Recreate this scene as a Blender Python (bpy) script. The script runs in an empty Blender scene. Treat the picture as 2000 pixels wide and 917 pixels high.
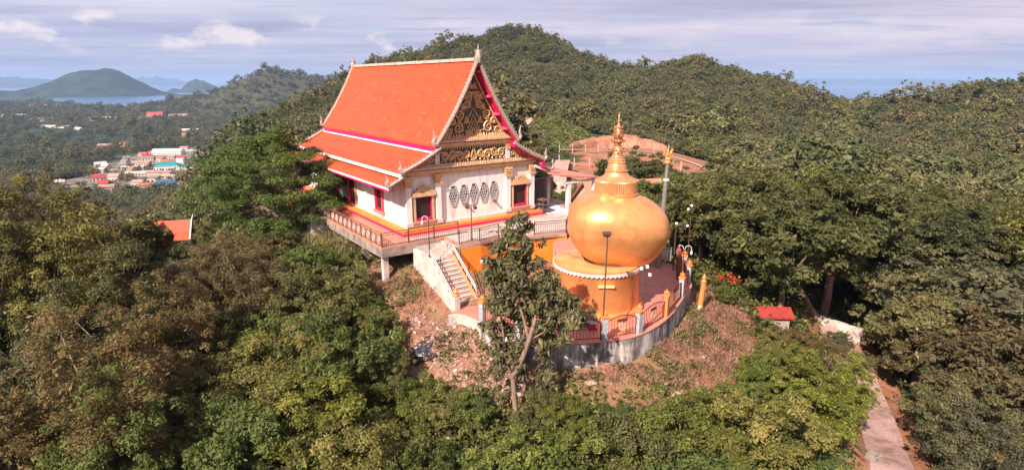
import bpy, bmesh, math, random
import numpy as np
from mathutils import Vector, Matrix
R=math.radians; PI=math.pi
sc=bpy.context.scene
COL=sc.collection
# ---------------------------------------------------------------- camera
cam=bpy.data.objects.new('camera',bpy.data.cameras.new('camera')); COL.objects.link(cam)
cam.location=(0,0,11.3); cam.rotation_euler=(R(90-14.797),0,0)
cam.data.lens=20.34; cam.data.sensor_width=36; cam.data.clip_start=.5; cam.data.clip_end=90000
sc.camera=cam
# ---------------------------------------------------------------- sun, sky, exposure
SUN=Vector((-.53,-.85,0)).normalized()*math.cos(R(40))+Vector((0,0,math.sin(R(40))))
sl=bpy.data.lights.new('sun','SUN'); sl.energy=5.0; sl.angle=R(.6); sl.color=(1,.86,.76)
so=bpy.data.objects.new('sun',sl); COL.objects.link(so)
so.rotation_euler=SUN.to_track_quat('Z','Y').to_euler(); so.location=(-60,-80,120)
sc.view_settings.view_transform='Standard'; sc.view_settings.look='None'
sc.view_settings.exposure=0.95; sc.view_settings.gamma=1; sc.view_settings.use_curve_mapping=False
wd=bpy.data.worlds.new('World'); sc.world=wd; wd.use_nodes=True
def nt_clear(nt):
    for n in list(nt.nodes): nt.nodes.remove(n)
def N(nt,typ,**kw):
    n=nt.nodes.new(typ)
    for k,v in kw.items():
        if k.startswith('i_'):
            key=k[2:]; key=int(key) if key.isdigit() else key.replace('_',' ')
            n.inputs[key].default_value=v
        else: setattr(n,k,v)
    return n
def ramp(nt,stops,interp='LINEAR'):
    r=nt.nodes.new('ShaderNodeValToRGB'); r.color_ramp.interpolation=interp
    e=r.color_ramp.elements
    while len(e)<len(stops): e.new(.5)
    for el,(p,c) in zip(e,stops):
        el.position=p; el.color=(c,c,c,1) if not hasattr(c,'__len__') else (*c,1)
    return r
def build_world():
    nt=wd.node_tree; nt_clear(nt); L=nt.links.new
    out=N(nt,'ShaderNodeOutputWorld'); bg=N(nt,'ShaderNodeBackground'); bg.inputs[1].default_value=.1
    sky=N(nt,'ShaderNodeTexSky'); sky.sky_type='NISHITA'; sky.sun_disc=False
    sky.sun_elevation=R(40); sky.sun_rotation=math.atan2(SUN.x,SUN.y); sky.air_density=1.0; sky.dust_density=1.5; sky.ozone_density=1.5
    tc=N(nt,'ShaderNodeTexCoord'); sep=N(nt,'ShaderNodeSeparateXYZ'); L(tc.outputs['Generated'],sep.inputs[0])
    # cloud deck: direction projected to a plane overhead
    zc=N(nt,'ShaderNodeMath',operation='MAXIMUM'); L(sep.outputs[2],zc.inputs[0]); zc.inputs[1].default_value=.0
    za=N(nt,'ShaderNodeMath',operation='ADD'); L(zc.outputs[0],za.inputs[0]); za.inputs[1].default_value=.035
    def proj(sx,sy,off):
        dx=N(nt,'ShaderNodeMath',operation='DIVIDE'); L(sep.outputs[0],dx.inputs[0]); L(za.outputs[0],dx.inputs[1])
        dy=N(nt,'ShaderNodeMath',operation='DIVIDE'); L(sep.outputs[1],dy.inputs[0]); L(za.outputs[0],dy.inputs[1])
        cb=N(nt,'ShaderNodeCombineXYZ'); L(dx.outputs[0],cb.inputs[0]); L(dy.outputs[0],cb.inputs[1])
        mp=N(nt,'ShaderNodeMapping'); mp.inputs[3].default_value=(sx,sy,1); mp.inputs[1].default_value=off; L(cb.outputs[0],mp.inputs[0])
        return mp.outputs[0]
    n1=N(nt,'ShaderNodeTexNoise'); n1.inputs['Scale'].default_value=.8; n1.inputs['Detail'].default_value=9; n1.inputs['Roughness'].default_value=.58; n1.inputs['Distortion'].default_value=.3
    L(proj(.55,.9,(3.1,1.7,0)),n1.inputs['Vector'])
    r1=ramp(nt,[(.20,0),(.50,1)]); L(n1.outputs[0],r1.inputs[0])
    n2=N(nt,'ShaderNodeTexNoise'); n2.inputs['Scale'].default_value=.5; n2.inputs['Detail'].default_value=7; L(proj(.5,.85,(8.3,4.0,0)),n2.inputs['Vector'])
    r2=ramp(nt,[(.36,(2.5,2.35,3.15)),(.45,(3.4,3.05,3.8)),(.56,(4.1,3.55,4.15)),(.70,(4.8,4.1,4.5))]); L(n2.outputs[0],r2.inputs[0])
    # pinker towards +x
    px=N(nt,'ShaderNodeMapRange'); px.inputs[1].default_value=-.7; px.inputs[2].default_value=.7; L(sep.outputs[0],px.inputs[0])
    tint=ramp(nt,[(0,(.84,.96,1.04)),(1,(1.02,1.0,1.0))]); L(px.outputs[0],tint.inputs[0])
    mt=N(nt,'ShaderNodeMix',data_type='RGBA',blend_type='MULTIPLY'); mt.inputs[0].default_value=1; L(r2.outputs[0],mt.inputs[6]); L(tint.outputs[0],mt.inputs[7])
    # base clear-sky colour low to horizon tinted by the sky texture
    sk=N(nt,'ShaderNodeMix',data_type='RGBA',blend_type='MIX'); sk.inputs[0].default_value=.6; L(sky.outputs[0],sk.inputs[6]); sk.inputs[7].default_value=(2.2,2.3,3.2,1)
    m1=N(nt,'ShaderNodeMix',data_type='RGBA'); L(r1.outputs[0],m1.inputs[0]); L(sk.outputs[2],m1.inputs[6]); L(mt.outputs[2],m1.inputs[7])
    # thin darker streaks
    n4=N(nt,'ShaderNodeTexNoise'); n4.inputs['Scale'].default_value=1.0; n4.inputs['Detail'].default_value=6; n4.inputs['Roughness'].default_value=.5; L(proj(.45,1.5,(1.0,9.0,0)),n4.inputs['Vector'])
    r4=ramp(nt,[(.55,0),(.68,.5)]); L(n4.outputs[0],r4.inputs[0])
    m4=N(nt,'ShaderNodeMix',data_type='RGBA'); L(r4.outputs[0],m4.inputs[0]); L(m1.outputs[2],m4.inputs[6]); m4.inputs[7].default_value=(2.1,2.05,2.95,1)
    # small cumulus puffs low above the horizon, in a band
    cb=N(nt,'ShaderNodeCombineXYZ')
    at=N(nt,'ShaderNodeMath',operation='ARCTAN2'); L(sep.outputs[0],at.inputs[0]); L(sep.outputs[1],at.inputs[1])
    L(at.outputs[0],cb.inputs[0]); L(sep.outputs[2],cb.inputs[1])
    mp=N(nt,'ShaderNodeMapping'); mp.inputs[3].default_value=(11,23,1); mp.inputs[1].default_value=(2.37,.2,0); L(cb.outputs[0],mp.inputs[0])
    n3=N(nt,'ShaderNodeTexNoise'); n3.inputs['Scale'].default_value=1.0; n3.inputs['Detail'].default_value=9; n3.inputs['Roughness'].default_value=.55; L(mp.outputs[0],n3.inputs['Vector'])
    r3=ramp(nt,[(.53,0),(.62,1)]); L(n3.outputs[0],r3.inputs[0])
    band=ramp(nt,[(0,0),(.03,0),(.05,1),(.08,1),(.105,0),(1,0)]); L(sep.outputs[2],band.inputs[0])
    bm=N(nt,'ShaderNodeMath',operation='MULTIPLY'); L(r3.outputs[0],bm.inputs[0]); L(band.outputs[0],bm.inputs[1])
    xr=N(nt,'ShaderNodeMapRange'); xr.inputs[1].default_value=.0; xr.inputs[2].default_value=-.2; xr.inputs[3].default_value=.25; xr.inputs[4].default_value=.75; L(sep.outputs[0],xr.inputs[0])
    bm2=N(nt,'ShaderNodeMath',operation='MULTIPLY'); L(bm.outputs[0],bm2.inputs[0]); L(xr.outputs[0],bm2.inputs[1])
    m3=N(nt,'ShaderNodeMix',data_type='RGBA'); L(bm2.outputs[0],m3.inputs[0]); L(m4.outputs[2],m3.inputs[6]); m3.inputs[7].default_value=(6.4,5.4,5.0,1)
    # bluish air towards horizon
    hz=ramp(nt,[(0,.75),(.05,.25),(.12,0)]); L(sep.outputs[2],hz.inputs[0])
    m5=N(nt,'ShaderNodeMix',data_type='RGBA'); L(hz.outputs[0],m5.inputs[0]); L(m3.outputs[2],m5.inputs[6]); m5.inputs[7].default_value=(2.3,2.5,3.5,1)
    L(m5.outputs[2],bg.inputs[0]); L(bg.outputs[0],out.inputs[0])
build_world()
sc.cycles.max_bounces=6; sc.cycles.diffuse_bounces=2; sc.cycles.glossy_bounces=2; sc.cycles.transmission_bounces=3; sc.cycles.transparent_max_bounces=4; sc.cycles.volume_bounces=0
sc.cycles.use_denoising=True
rng=np.random.default_rng(7); random.seed(7)

# ---------------------------------------------------------------- materials
MATS={}
def mat(name,col,rough=.7,metal=0.,noise=0.,nscale=3.,col2=None,bump=0.,bscale=30.,spec=.35,coords='Object',thr=(.35,.65),extra=None,fine=(.82,1.1)):
    if name in MATS: return MATS[name]
    m=bpy.data.materials.new(name); m.use_nodes=True; nt=m.node_tree; L=nt.links.new
    b=nt.nodes['Principled BSDF']; b.inputs['Roughness'].default_value=rough; b.inputs['Metallic'].default_value=metal
    b.inputs['Specular IOR Level'].default_value=spec
    b.inputs['Base Color'].default_value=(*col,1)
    tc=N(nt,'ShaderNodeTexCoord')
    if noise>0 or col2:
        n=N(nt,'ShaderNodeTexNoise'); n.inputs['Scale'].default_value=nscale; n.inputs['Detail'].default_value=7; n.inputs['Roughness'].default_value=.62
        L(tc.outputs[coords],n.inputs['Vector'])
        c2=col2 if col2 else tuple(c*(1-noise) for c in col)
        r=ramp(nt,[(thr[0],c2),(thr[1],col)]); L(n.outputs[0],r.inputs[0])
        n2=N(nt,'ShaderNodeTexNoise'); n2.inputs['Scale'].default_value=nscale*7; n2.inputs['Detail'].default_value=4; L(tc.outputs[coords],n2.inputs['Vector'])
        r2=ramp(nt,[(.3,fine[0]),(.7,fine[1])]); L(n2.outputs[0],r2.inputs[0])
        mx=N(nt,'ShaderNodeMix',data_type='RGBA',blend_type='MULTIPLY'); mx.inputs[0].default_value=1
        L(r.outputs[0],mx.inputs[6]); L(r2.outputs[0],mx.inputs[7]); L(mx.outputs[2],b.inputs['Base Color'])
    if bump>0:
        nb=N(nt,'ShaderNodeTexNoise'); nb.inputs['Scale'].default_value=bscale; nb.inputs['Detail'].default_value=5; L(tc.outputs[coords],nb.inputs['Vector'])
        bp=N(nt,'ShaderNodeBump'); bp.inputs['Strength'].default_value=bump; bp.inputs['Distance'].default_value=.05; L(nb.outputs[0],bp.inputs['Height']); L(bp.outputs[0],b.inputs['Normal'])
    MATS[name]=m
    if extra: extra(nt,b,tc)
    return m
def leaf_mat(name,ca,cb,cc=None,trans=.36,rough=.55,hue=.25):
    """ca..cb over the per-leaf attribute 'tint' (young and old leaves), varied per tree"""
    if name in MATS: return MATS[name]
    m=bpy.data.materials.new(name); m.use_nodes=True; nt=m.node_tree; L=nt.links.new
    b=nt.nodes['Principled BSDF']; b.inputs['Roughness'].default_value=rough; b.inputs['Specular IOR Level'].default_value=.25
    at=N(nt,'ShaderNodeAttribute'); at.attribute_name='tint'
    r=ramp(nt,[(.0,ca),(.8,cb),(1,cc or cb)]); L(at.outputs['Fac'],r.inputs[0])
    oi=N(nt,'ShaderNodeObjectInfo')
    rr=ramp(nt,[(0,(1-hue,1-hue*.9,1-hue*.6)),(.5,(1,1,1)),(1,(1+hue*1.1,1+hue*.75,1-hue*.2))]); L(oi.outputs['Random'],rr.inputs[0])
    mx=N(nt,'ShaderNodeMix',data_type='RGBA',blend_type='MULTIPLY'); mx.inputs[0].default_value=1; L(r.outputs[0],mx.inputs[6]); L(rr.outputs[0],mx.inputs[7])
    L(mx.outputs[2],b.inputs['Base Color'])
    t=N(nt,'ShaderNodeBsdfTranslucent'); L(mx.outputs[2],t.inputs[0])
    ms=N(nt,'ShaderNodeMixShader'); ms.inputs[0].default_value=trans; L(b.outputs[0],ms.inputs[1]); L(t.outputs[0],ms.inputs[2])
    L(ms.outputs[0],nt.nodes['Material Output'].inputs[0])
    MATS[name]=m; return m

# ---------------------------------------------------------------- helpers
def tag(o,label=None,cat=None,group=None,kind=None):
    if label: o['label']=label
    if cat: o['category']=cat
    if group: o['group']=group
    if kind: o['kind']=kind
    return o
def thing(name,label,cat,loc=(0,0,0),rz=0.,group=None,scale=1.):
    o=bpy.data.objects.new(name,None); COL.objects.link(o); o.location=loc; o.rotation_euler=(0,0,rz); o.scale=(scale,)*3
    o.empty_display_size=.3
    return tag(o,label,cat,group)
def copy_tree(o,parent=None):
    c=o.copy(); COL.objects.link(c)
    if parent is not None: c.parent=parent
    for ch in list(o.children): copy_tree(ch,c)
    return c
class MB:
    def __init__(s): s.v=[]; s.f=[]
    def add(s,vs,fs):
        n=len(s.v); s.v+= [tuple(map(float,q)) for q in vs]; s.f+=[tuple(i+n for i in f) for f in fs]; return s
    def box(s,x0,x1,y0,y1,z0,z1):
        return s.add([(x0,y0,z0),(x1,y0,z0),(x1,y1,z0),(x0,y1,z0),(x0,y0,z1),(x1,y0,z1),(x1,y1,z1),(x0,y1,z1)],
          [(3,2,1,0),(4,5,6,7),(0,1,5,4),(1,2,6,5),(2,3,7,6),(3,0,4,7)])
    def beam(s,a,b,w,h=None,up=(0,0,1)):
        h=h or w; a=Vector(a);b=Vector(b);d=(b-a).normalized();u=Vector(up)
        if abs(d.dot(u))>.99: u=Vector((0,1,0))
        x=d.cross(u).normalized();y=x.cross(d).normalized()
        P=[]
        for c in(a,b):
            for i,j in((-1,-1),(1,-1),(1,1),(-1,1)): P.append(c+x*(w/2*i)+y*(h/2*j))
        return s.add(P,[(0,1,2,3),(7,6,5,4),(0,4,5,1),(1,5,6,2),(2,6,7,3),(3,7,4,0)])
    def prism(s,poly,z0,z1):
        n=len(poly); vs=[(x,y,z0) for x,y in poly]+[(x,y,z1) for x,y in poly]
        return s.add(vs,[tuple(range(n))[::-1],tuple(range(n,2*n))]+[(i,(i+1)%n,n+(i+1)%n,n+i) for i in range(n)])
    def prism_xz(s,poly,y0,y1):
        n=len(poly); vs=[(x,y0,z) for x,z in poly]+[(x,y1,z) for x,z in poly]
        return s.add(vs,[tuple(range(n)),tuple(range(n,2*n))[::-1]]+[(n+i,n+(i+1)%n,(i+1)%n,i) for i in range(n)])
    def tube(s,pts,rad,k=8,cap=True):
        pts=[Vector(p) for p in pts]; n=len(pts)
        if not hasattr(rad,'__len__'): rad=[rad]*n
        vs=[];pu=None
        for i,p in enumerate(pts):
            d=(pts[min(i+1,n-1)]-pts[max(i-1,0)])
            d=d.normalized() if d.length>1e-9 else Vector((0,0,1))
            if pu is None: pu=d.orthogonal().normalized()
            u=(pu-d*pu.dot(d)); u=u.normalized() if u.length>1e-6 else d.orthogonal().normalized()
            pu=u; w=d.cross(u)
            for j in range(k):
                t=2*PI*j/k; vs.append(p+(u*math.cos(t)+w*math.sin(t))*rad[i])
        fs=[(i*k+j,i*k+(j+1)%k,(i+1)*k+(j+1)%k,(i+1)*k+j) for i in range(n-1) for j in range(k)]
        if cap: fs+=[tuple(range(k))[::-1],tuple(range((n-1)*k,n*k))]
        return s.add(vs,fs)
    def lathe(s,prof,c=(0,0,0),k=24,flute=0,amp=0.):
        vs=[];n=len(prof)
        for r,z in prof:
            for j in range(k):
                t=2*PI*j/k; rr=r*(1+(amp if (flute and j%2) else 0)); vs.append((c[0]+rr*math.cos(t),c[1]+rr*math.sin(t),c[2]+z))
        fs=[(i*k+j,i*k+(j+1)%k,(i+1)*k+(j+1)%k,(i+1)*k+j) for i in range(n-1) for j in range(k)]
        fs+=[tuple(range(k))[::-1],tuple(range((n-1)*k,n*k))]
        return s.add(vs,fs)
    def cone(s,base,tip,r,k=5): 
        return s.tube([base,tip],[r,r*.08],k)
    def ball(s,c,r,k=8,sq=1.):
        prof=[(max(.02*r,r*math.sin(PI*i/6)),-r*sq*math.cos(PI*i/6)) for i in range(7)]
        return s.lathe(prof,c,k)
    def build(s,name,material,parent=None,smooth=False,bevel=0.):
        me=bpy.data.meshes.new(name); me.from_pydata(s.v,[],s.f); me.update()
        o=bpy.data.objects.new(name,me); COL.objects.link(o)
        if material: me.materials.append(material)
        if parent is not None: o.parent=parent
        if smooth:
            me.polygons.foreach_set('use_smooth',[True]*len(me.polygons))
            try: me.set_sharp_from_angle(angle=R(40))
            except Exception: pass
        if bevel>0:
            bm=bmesh.new(); bm.from_mesh(me); bmesh.ops.bevel(bm,geom=bm.edges[:],offset=bevel,segments=1,affect='EDGES'); bm.to_mesh(me); bm.free()
        return o
def np_mesh(name,verts,faces,material=None,attrs=None,smooth=False):
    """verts (n,3), faces (m,4|3) numpy"""
    me=bpy.data.meshes.new(name); n=len(verts); m,k=faces.shape
    me.vertices.add(n); me.vertices.foreach_set('co',np.ascontiguousarray(verts,dtype=np.float32).ravel())
    me.loops.add(m*k); me.loops.foreach_set('vertex_index',np.ascontiguousarray(faces,dtype=np.int32).ravel())
    me.polygons.add(m); me.polygons.foreach_set('loop_start',np.arange(0,m*k,k,dtype=np.int32))
    if smooth: me.polygons.foreach_set('use_smooth',np.ones(m,dtype=bool))
    me.update(calc_edges=True)
    for an,av in (attrs or {}).items():
        a=me.attributes.new(an,'FLOAT','POINT'); a.data.foreach_set('value',np.ascontiguousarray(av,dtype=np.float32))
    if material: me.materials.append(material)
    return me
def link(name,me,parent=None):
    o=bpy.data.objects.new(name,me); COL.objects.link(o)
    if parent is not None: o.parent=parent
    return o
CTRL=[(-9.5,49.7,-1.2),(-3.0,54.4,-1.2),(-18.3,61.8,-1.2),(-11.8,66.5,-1.2),(0.5,63.1,-1.3),(6.4,55.1,-1.2),(1.1,48.7,-1.2),(-13.6,50.3,-1.4),(-9.4,40.4,-3.1),(-14.5,46.0,-1.9),(-18.6,51.7,-1.2),(-7.2,41.4,-2.2),(-26.1,62.3,-3.0),(-23.3,75.4,-3.0),(-10.5,74.9,-3.0),(5.4,66.7,-3.0),(12.4,57.0,-4.0),(0.0,38.0,-4.3),(5.0,38.0,-4.3),(9.0,38.0,-4.3),(5.0,34.0,-4.3),(10.0,42.0,-4.3),(5.5,31.5,-5.0),(1.5,31.4,-5.0),(8.6,32.6,-5.1),(11.3,36.2,-5.3),(13.6,40.0,-5.3),(-2.2,34.0,-4.4),(-4.6,36.6,-4.0),(-6.0,39.0,-3.2),(-9.0,38.2,-4.0),(-6.5,35.0,-5.2),(15.0,45.0,-5.0),(5.0,27.5,-7.6),(0.1,29.0,-7.4),(12.0,31.0,-7.4),(-6.0,31.5,-6.9),(-10.0,35.0,-5.6),(-14.0,40.0,-4.2),(-14.0,46.0,-2.4),(-17.0,52.0,-2.2),(-20.0,48.0,-3.2),(-27.0,52.0,-5.5),(-34.0,58.0,-8.0),(0.0,21.0,-11.2),(-12.0,24.0,-11.5),(10.0,21.0,-11.2),(-25.0,30.0,-10.0),(-40.0,45.0,-6.0),(-33.0,41.0,-5.6),(-30.0,34.0,-7.5),(-48.0,50.0,-9.0),(-16.0,34.0,-8.5),(22.0,30.0,-11.0),(24.4,32.4,-13.0),(28.0,42.0,-12.6),(20.0,40.0,-7.5),(17.0,34.0,-8.3),(19.0,48.0,-5.5),(25.0,55.0,-6.5),(20.0,62.0,-5.5),(30.0,46.0,-11.0),(42.0,60.0,-14.0),(34.0,33.0,-15.5),(40.0,42.0,-16.0),(0.0,12.0,-19.0),(0.0,4.0,-24.0),(-20.0,14.0,-19.0),(20.0,14.0,-19.0),(-45.0,25.0,-18.0),(45.0,25.0,-24.0),(0.0,-40.0,-45.0),(-60.0,-10.0,-40.0),(60.0,-10.0,-45.0),(0.0,-150.0,-70.0),(-250.0,-80.0,-78.0),(250.0,-80.0,-70.0),(0.0,-800.0,-80.0),(-1500.0,-200.0,-80.0),(1500.0,-200.0,-80.0),(33.3,72.7,-8.0),(41.1,63.9,-6.9),(45.1,53.5,-8.1),(22.7,71.5,-5.7),(50.7,48.2,-10.1),(28.8,106.2,-10.9),(4.9,94.9,-13.5),(6.3,121.8,-20.0),(14.6,93.9,-13.5),(18.7,120.6,-20.0),(23.8,92.0,-13.5),(30.6,118.1,-20.0),(31.0,89.8,-13.5),(39.8,115.3,-20.0),(47.6,104.7,-13.5),(61.7,97.0,-11.7),(70.2,84.7,-12.8),(16.1,164.2,-13.0),(32.1,156.7,-13.7),(50.2,151.9,-13.9),(23.4,203.7,-13.0),(52.5,198.2,-12.7),(46.5,220.2,-11.7),(31.4,222.8,-12.4),(18.8,239.3,-9.3),(14.1,269.6,-5.0),(2.6,150.0,-6.6),(0.0,100.0,-3.3),(78.0,195.0,-20.2),(101.4,189.6,-21.9),(128.0,178.9,-22.7),(140.5,156.1,-22.3),(85.1,135.5,-17.0),(98.1,113.5,-18.6),(117.0,297.9,-16.3),(167.9,295.6,-17.4),(196.9,264.8,-16.1),(210.0,228.1,-15.0),(98.7,325.4,-10.1),(56.5,325.1,-12.8),(16.4,379.6,-6.4),(-5.1,290.0,-15.7),(58.8,456.2,-1.3),(0.0,540.0,27.4),(117.6,392.8,6.3),(-153.9,369.2,-18.8),(-149.3,392.6,-12.5),(-143.2,416.1,-6.4),(-132.0,440.7,2.3),(-120.0,506.0,22.2),(-93.2,552.2,30.2),(-50.2,597.9,46.0),(-7.8,620.0,61.3),(25.9,619.5,55.4),(65.2,596.4,40.1),(96.8,571.9,24.8),(120.9,546.8,14.9),(127.0,483.6,19.7),(139.8,459.2,22.6),(161.0,452.2,17.9),(181.8,444.3,8.5),(207.7,432.7,-0.6),(225.7,423.6,-4.4),(247.8,411.1,-8.0),(262.9,401.6,-8.1),(273.0,382.6,-5.0),(281.2,364.1,-1.6),(292.8,341.7,0.3),(308.0,300.0,2.3),(-220.1,579.6,-60.0),(-187.9,777.6,-40.0),(-11.7,899.9,-10.0),(144.6,837.6,-20.0),(222.6,716.2,-20.0),(353.9,661.3,-30.0),(490.1,567.8,-30.0),(-19.4,1499.9,-80.0),(594.4,1377.2,-85.0),(980.1,1135.5,-85.0),(2613.6,3028.0,-90.0),(1305.4,3781.0,-90.0),(-51.8,3999.7,-85.0),(-94.4,284.7,-16.3),(-93.8,242.5,-19.4),(-95.9,209.0,-19.7),(-54.5,171.5,-14.2),(-84.8,170.0,-20.1),(-173.6,382.5,-22.7),(-176.3,359.1,-25.2),(-52.2,108.0,-24.0),(-62.1,102.7,-26.0),(-73.6,94.8,-27.0),(-82.6,87.0,-27.0),(-129.3,214.0,-62.0),(-153.4,197.4,-60.0),(-172.1,181.3,-60.0),(-217.2,359.5,-79.0),(-274.4,317.9,-79.0),(-226.3,468.2,-79.0),(-369.3,534.9,-80.0),(-436.5,481.6,-80.0),(-413.9,799.2,-80.0),(-552.1,710.7,-80.0),(-325.9,838.9,-78.0),(-689.8,1332.0,-80.0),(-980.1,1135.5,-80.0),(-489.5,1417.9,-75.0),(-1477.4,2139.5,-80.0),(-1790.2,1885.5,-80.0),(-1030.2,2387.2,-80.0),(-2841.1,4114.4,-80.0),(-1981.2,4590.7,-80.0),(-3597.1,3472.9,-80.0),(-510.3,2956.3,-80.0),(-39.8,57.6,-17.0),(-45.1,77.9,-17.0),(-27.6,35.5,-12.5)]
# ---------------------------------------------------------------- terrain
CP=np.array(CTRL)
CH=11.3
def warp(x,y):
    r=np.maximum(np.hypot(x,y),2.5); az=np.arctan2(x,y)
    l=np.log(r)
    return np.stack([l*1.15+0*az,np.sin(az)*1.9,np.cos(az)*1.9],-1),r
def tps_fit():
    P,r=warp(CP[:,0],CP[:,1]); e=(CP[:,2]-CH)/r
    # normalise: predict z relative through slope ratio
    n=len(P); D=np.linalg.norm(P[:,None]-P[None],axis=-1)
    A=np.zeros((n+4,n+4)); A[:n,:n]=D+np.eye(n)*-1e-4
    A[:n,n]=1; A[:n,n+1:]=P; A[n,:n]=1; A[n+1:,:n]=P.T
    b=np.zeros(n+4); b[:n]=e
    return P,np.linalg.solve(A,b)
TP,TW=tps_fit()
def vnoise(x,y,seed=0):
    """smooth value noise in numpy"""
    xi=np.floor(x).astype(np.int64); yi=np.floor(y).astype(np.int64); fx=x-xi; fy=y-yi
    def h(a,b):
        q=(a*374761393+b*668265263+seed*974711)&0x7fffffff; q=((q^(q>>13))*1274126177)&0x7fffffff
        return ((q^(q>>16))&0xffff)/65535.
    sx=fx*fx*(3-2*fx); sy=fy*fy*(3-2*fy)
    return (h(xi,yi)*(1-sx)+h(xi+1,yi)*sx)*(1-sy)+(h(xi,yi+1)*(1-sx)+h(xi+1,yi+1)*sx)*sy
def fbm(x,y,seed=0,o=4):
    s=0;a=.5
    for i in range(o): s=s+a*vnoise(x,y,seed+i); x=x*2.03+11.7; y=y*2.03+5.3; a*=.5
    return s
HILLS=[(-735,1830,100,150,84,0),(-850,1800,150,150,58,0),(-610,1880,110,130,56,0),(-500,1950,120,140,72,0),(-1010,1830,130,120,18,0)]
def terrain_z(x,y):
    x=np.asarray(x,float); y=np.asarray(y,float); sh=x.shape; x=x.ravel(); y=y.ravel()
    P,r=warp(x,y); z=np.empty(len(x))
    for i in range(0,len(x),20000):
        p=P[i:i+20000]; D=np.linalg.norm(p[:,None]-TP[None],axis=-1)
        z[i:i+20000]=CH+r[i:i+20000]*(D@TW[:-4]+TW[-4]+p@TW[-3:])
    az=np.degrees(np.arctan2(x,y))
    # the coastal plain on the left
    pl=np.clip((r-560)/350,0,1)*np.clip((-8-az)/6,0,1)
    z=z*(1-pl)+(-80.5)*pl
    z=np.maximum(z,np.where(r>420,-81.5,-200))
    bk=np.clip((r-1300)/300,0,1)*(az>-9); z=z*(1-bk)+np.minimum(z,-92)*bk
    for hx,hy,sx,sy,h,_ in HILLS:
        rr=((x-hx)/sx)**2+((y-hy)/sy)**2
        z=z+h*np.exp(-rr)*(.75+.5*fbm(x/160.,y/160.,31))
    far=np.clip((r-130)/200,0,1)*np.clip((z+78)/20,0,1)
    z=z+far*((fbm(x/45.,y/45.,3)-.47)*16+(fbm(x/150.,y/150.,8)-.47)*18)
    # bay and open sea
    d1=((az+33.6)/4.8)**2+((r-3900)/1300)**2
    bay=np.clip((np.where(az<-8,0,0)+ (1.15-d1+ (fbm(x/220.,y/220.,5)-.5)*.5))*3,0,1)
    z=z-bay*14*np.clip((z+140)/40,0,1)*(z<-60)
    sea=np.clip((r-5300+600*(fbm(x/700.,y/700.,9)-.5))/300,0,1)
    z=z*(1-sea)+np.minimum(z,-95)*sea
    near=np.clip((90-r)/60,0,1)*np.clip((r-3)/5,0,1)
    z=z+near*((fbm(x/2.3,y/2.3,12)-.47)*.55+(fbm(x/.7,y/.7,14)-.47)*.22)
    return z.reshape(sh)
def smooth(a,b,x): t=np.clip((x-a)/(b-a),0,1); return t*t*(3-2*t)
def inpoly(x,y,poly):
    ins=np.zeros(np.shape(x),bool); n=len(poly); j=n-1
    for i in range(n):
        xi,yi=poly[i]; xj,yj=poly[j]
        c=((yi>y)!=(yj>y))&(x<(xj-xi)*(y-yi)/(yj-yi+1e-12)+xi); ins^=c; j=i
    return ins
TH=R(36.15); UB=np.array([math.cos(TH),math.sin(TH)]); VA=np.array([-math.sin(TH),math.cos(TH)]); PO=np.array([-8.116,44.446])
def uvw(u,v): q=PO+UB*u+VA*v; return float(q[0]),float(q[1])
BARE=[(-12.5,42),(-11.2,39.6),(-8.6,37.6),(-7.7,34.9),(-6.3,32.0),(-3.4,30.2),(-1.2,29.9),(0.5,29.4),(5.5,28.9),(9.5,29.5),(12.8,31.2),(15.4,34),(18,38.5),(18.5,43),(16,45.5),(13,46),(8,47),(-8,46),(-12,46)]
DRY=[(-13,43),(-12.5,50),(-17,58),(-22,56),(-27,52),(-24,48.5),(-17,46)]
HILLTOP=[uvw(-4.6,-3.4),uvw(17,-9),uvw(27,-3),uvw(27,14),uvw(15,27),uvw(-4.5,27)]
TERR=[(-4.4,36.6),(-3.3,35.9),(-1.8,34.0),(-.48,32.6),(1.24,31.7),(2.98,31.3),(5.5,31.7),(7.8,32.6),(10.1,35.2),(11.9,38.1),(13.7,41.4),(14,46),(6,49),(-6,42)]
CLEAR=[(13,140),(22,200),(28,226),(40,236),(56,222),(66,200),(70,178),(58,150),(44,140),(24,128)]
MEAD=[(12,196),(21,199),(31,232),(29,250),(19,270),(10,264),(11,235)]
ROADP=[(20.5,25.5),(22.6,29.3),(24.6,33.2),(26.2,36.8),(27.6,40.4),(28.4,43.6),(28.2,47)]
def pdist(x,y,line):
    best=np.full(np.shape(x),1e9)
    for (x0,y0),(x1,y1) in zip(line[:-1],line[1:]):
        dx,dy=x1-x0,y1-y0; t=np.clip(((x-x0)*dx+(y-y0)*dy)/(dx*dx+dy*dy),0,1)
        best=np.minimum(best,np.hypot(x-x0-t*dx,y-y0-t*dy))
    return best
TOWN_C=[(-350,560,85,75),(-400,640,70,50),(-440,770,50,80),(-430,680,40,40),(-330,530,60,30)]
def in_town(x,y):
    m=np.zeros(np.shape(x),bool)
    for cx,cy,sx,sy in TOWN_C: m|=((x-cx)/sx)**2+((y-cy)/sy)**2<1
    return m
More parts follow.
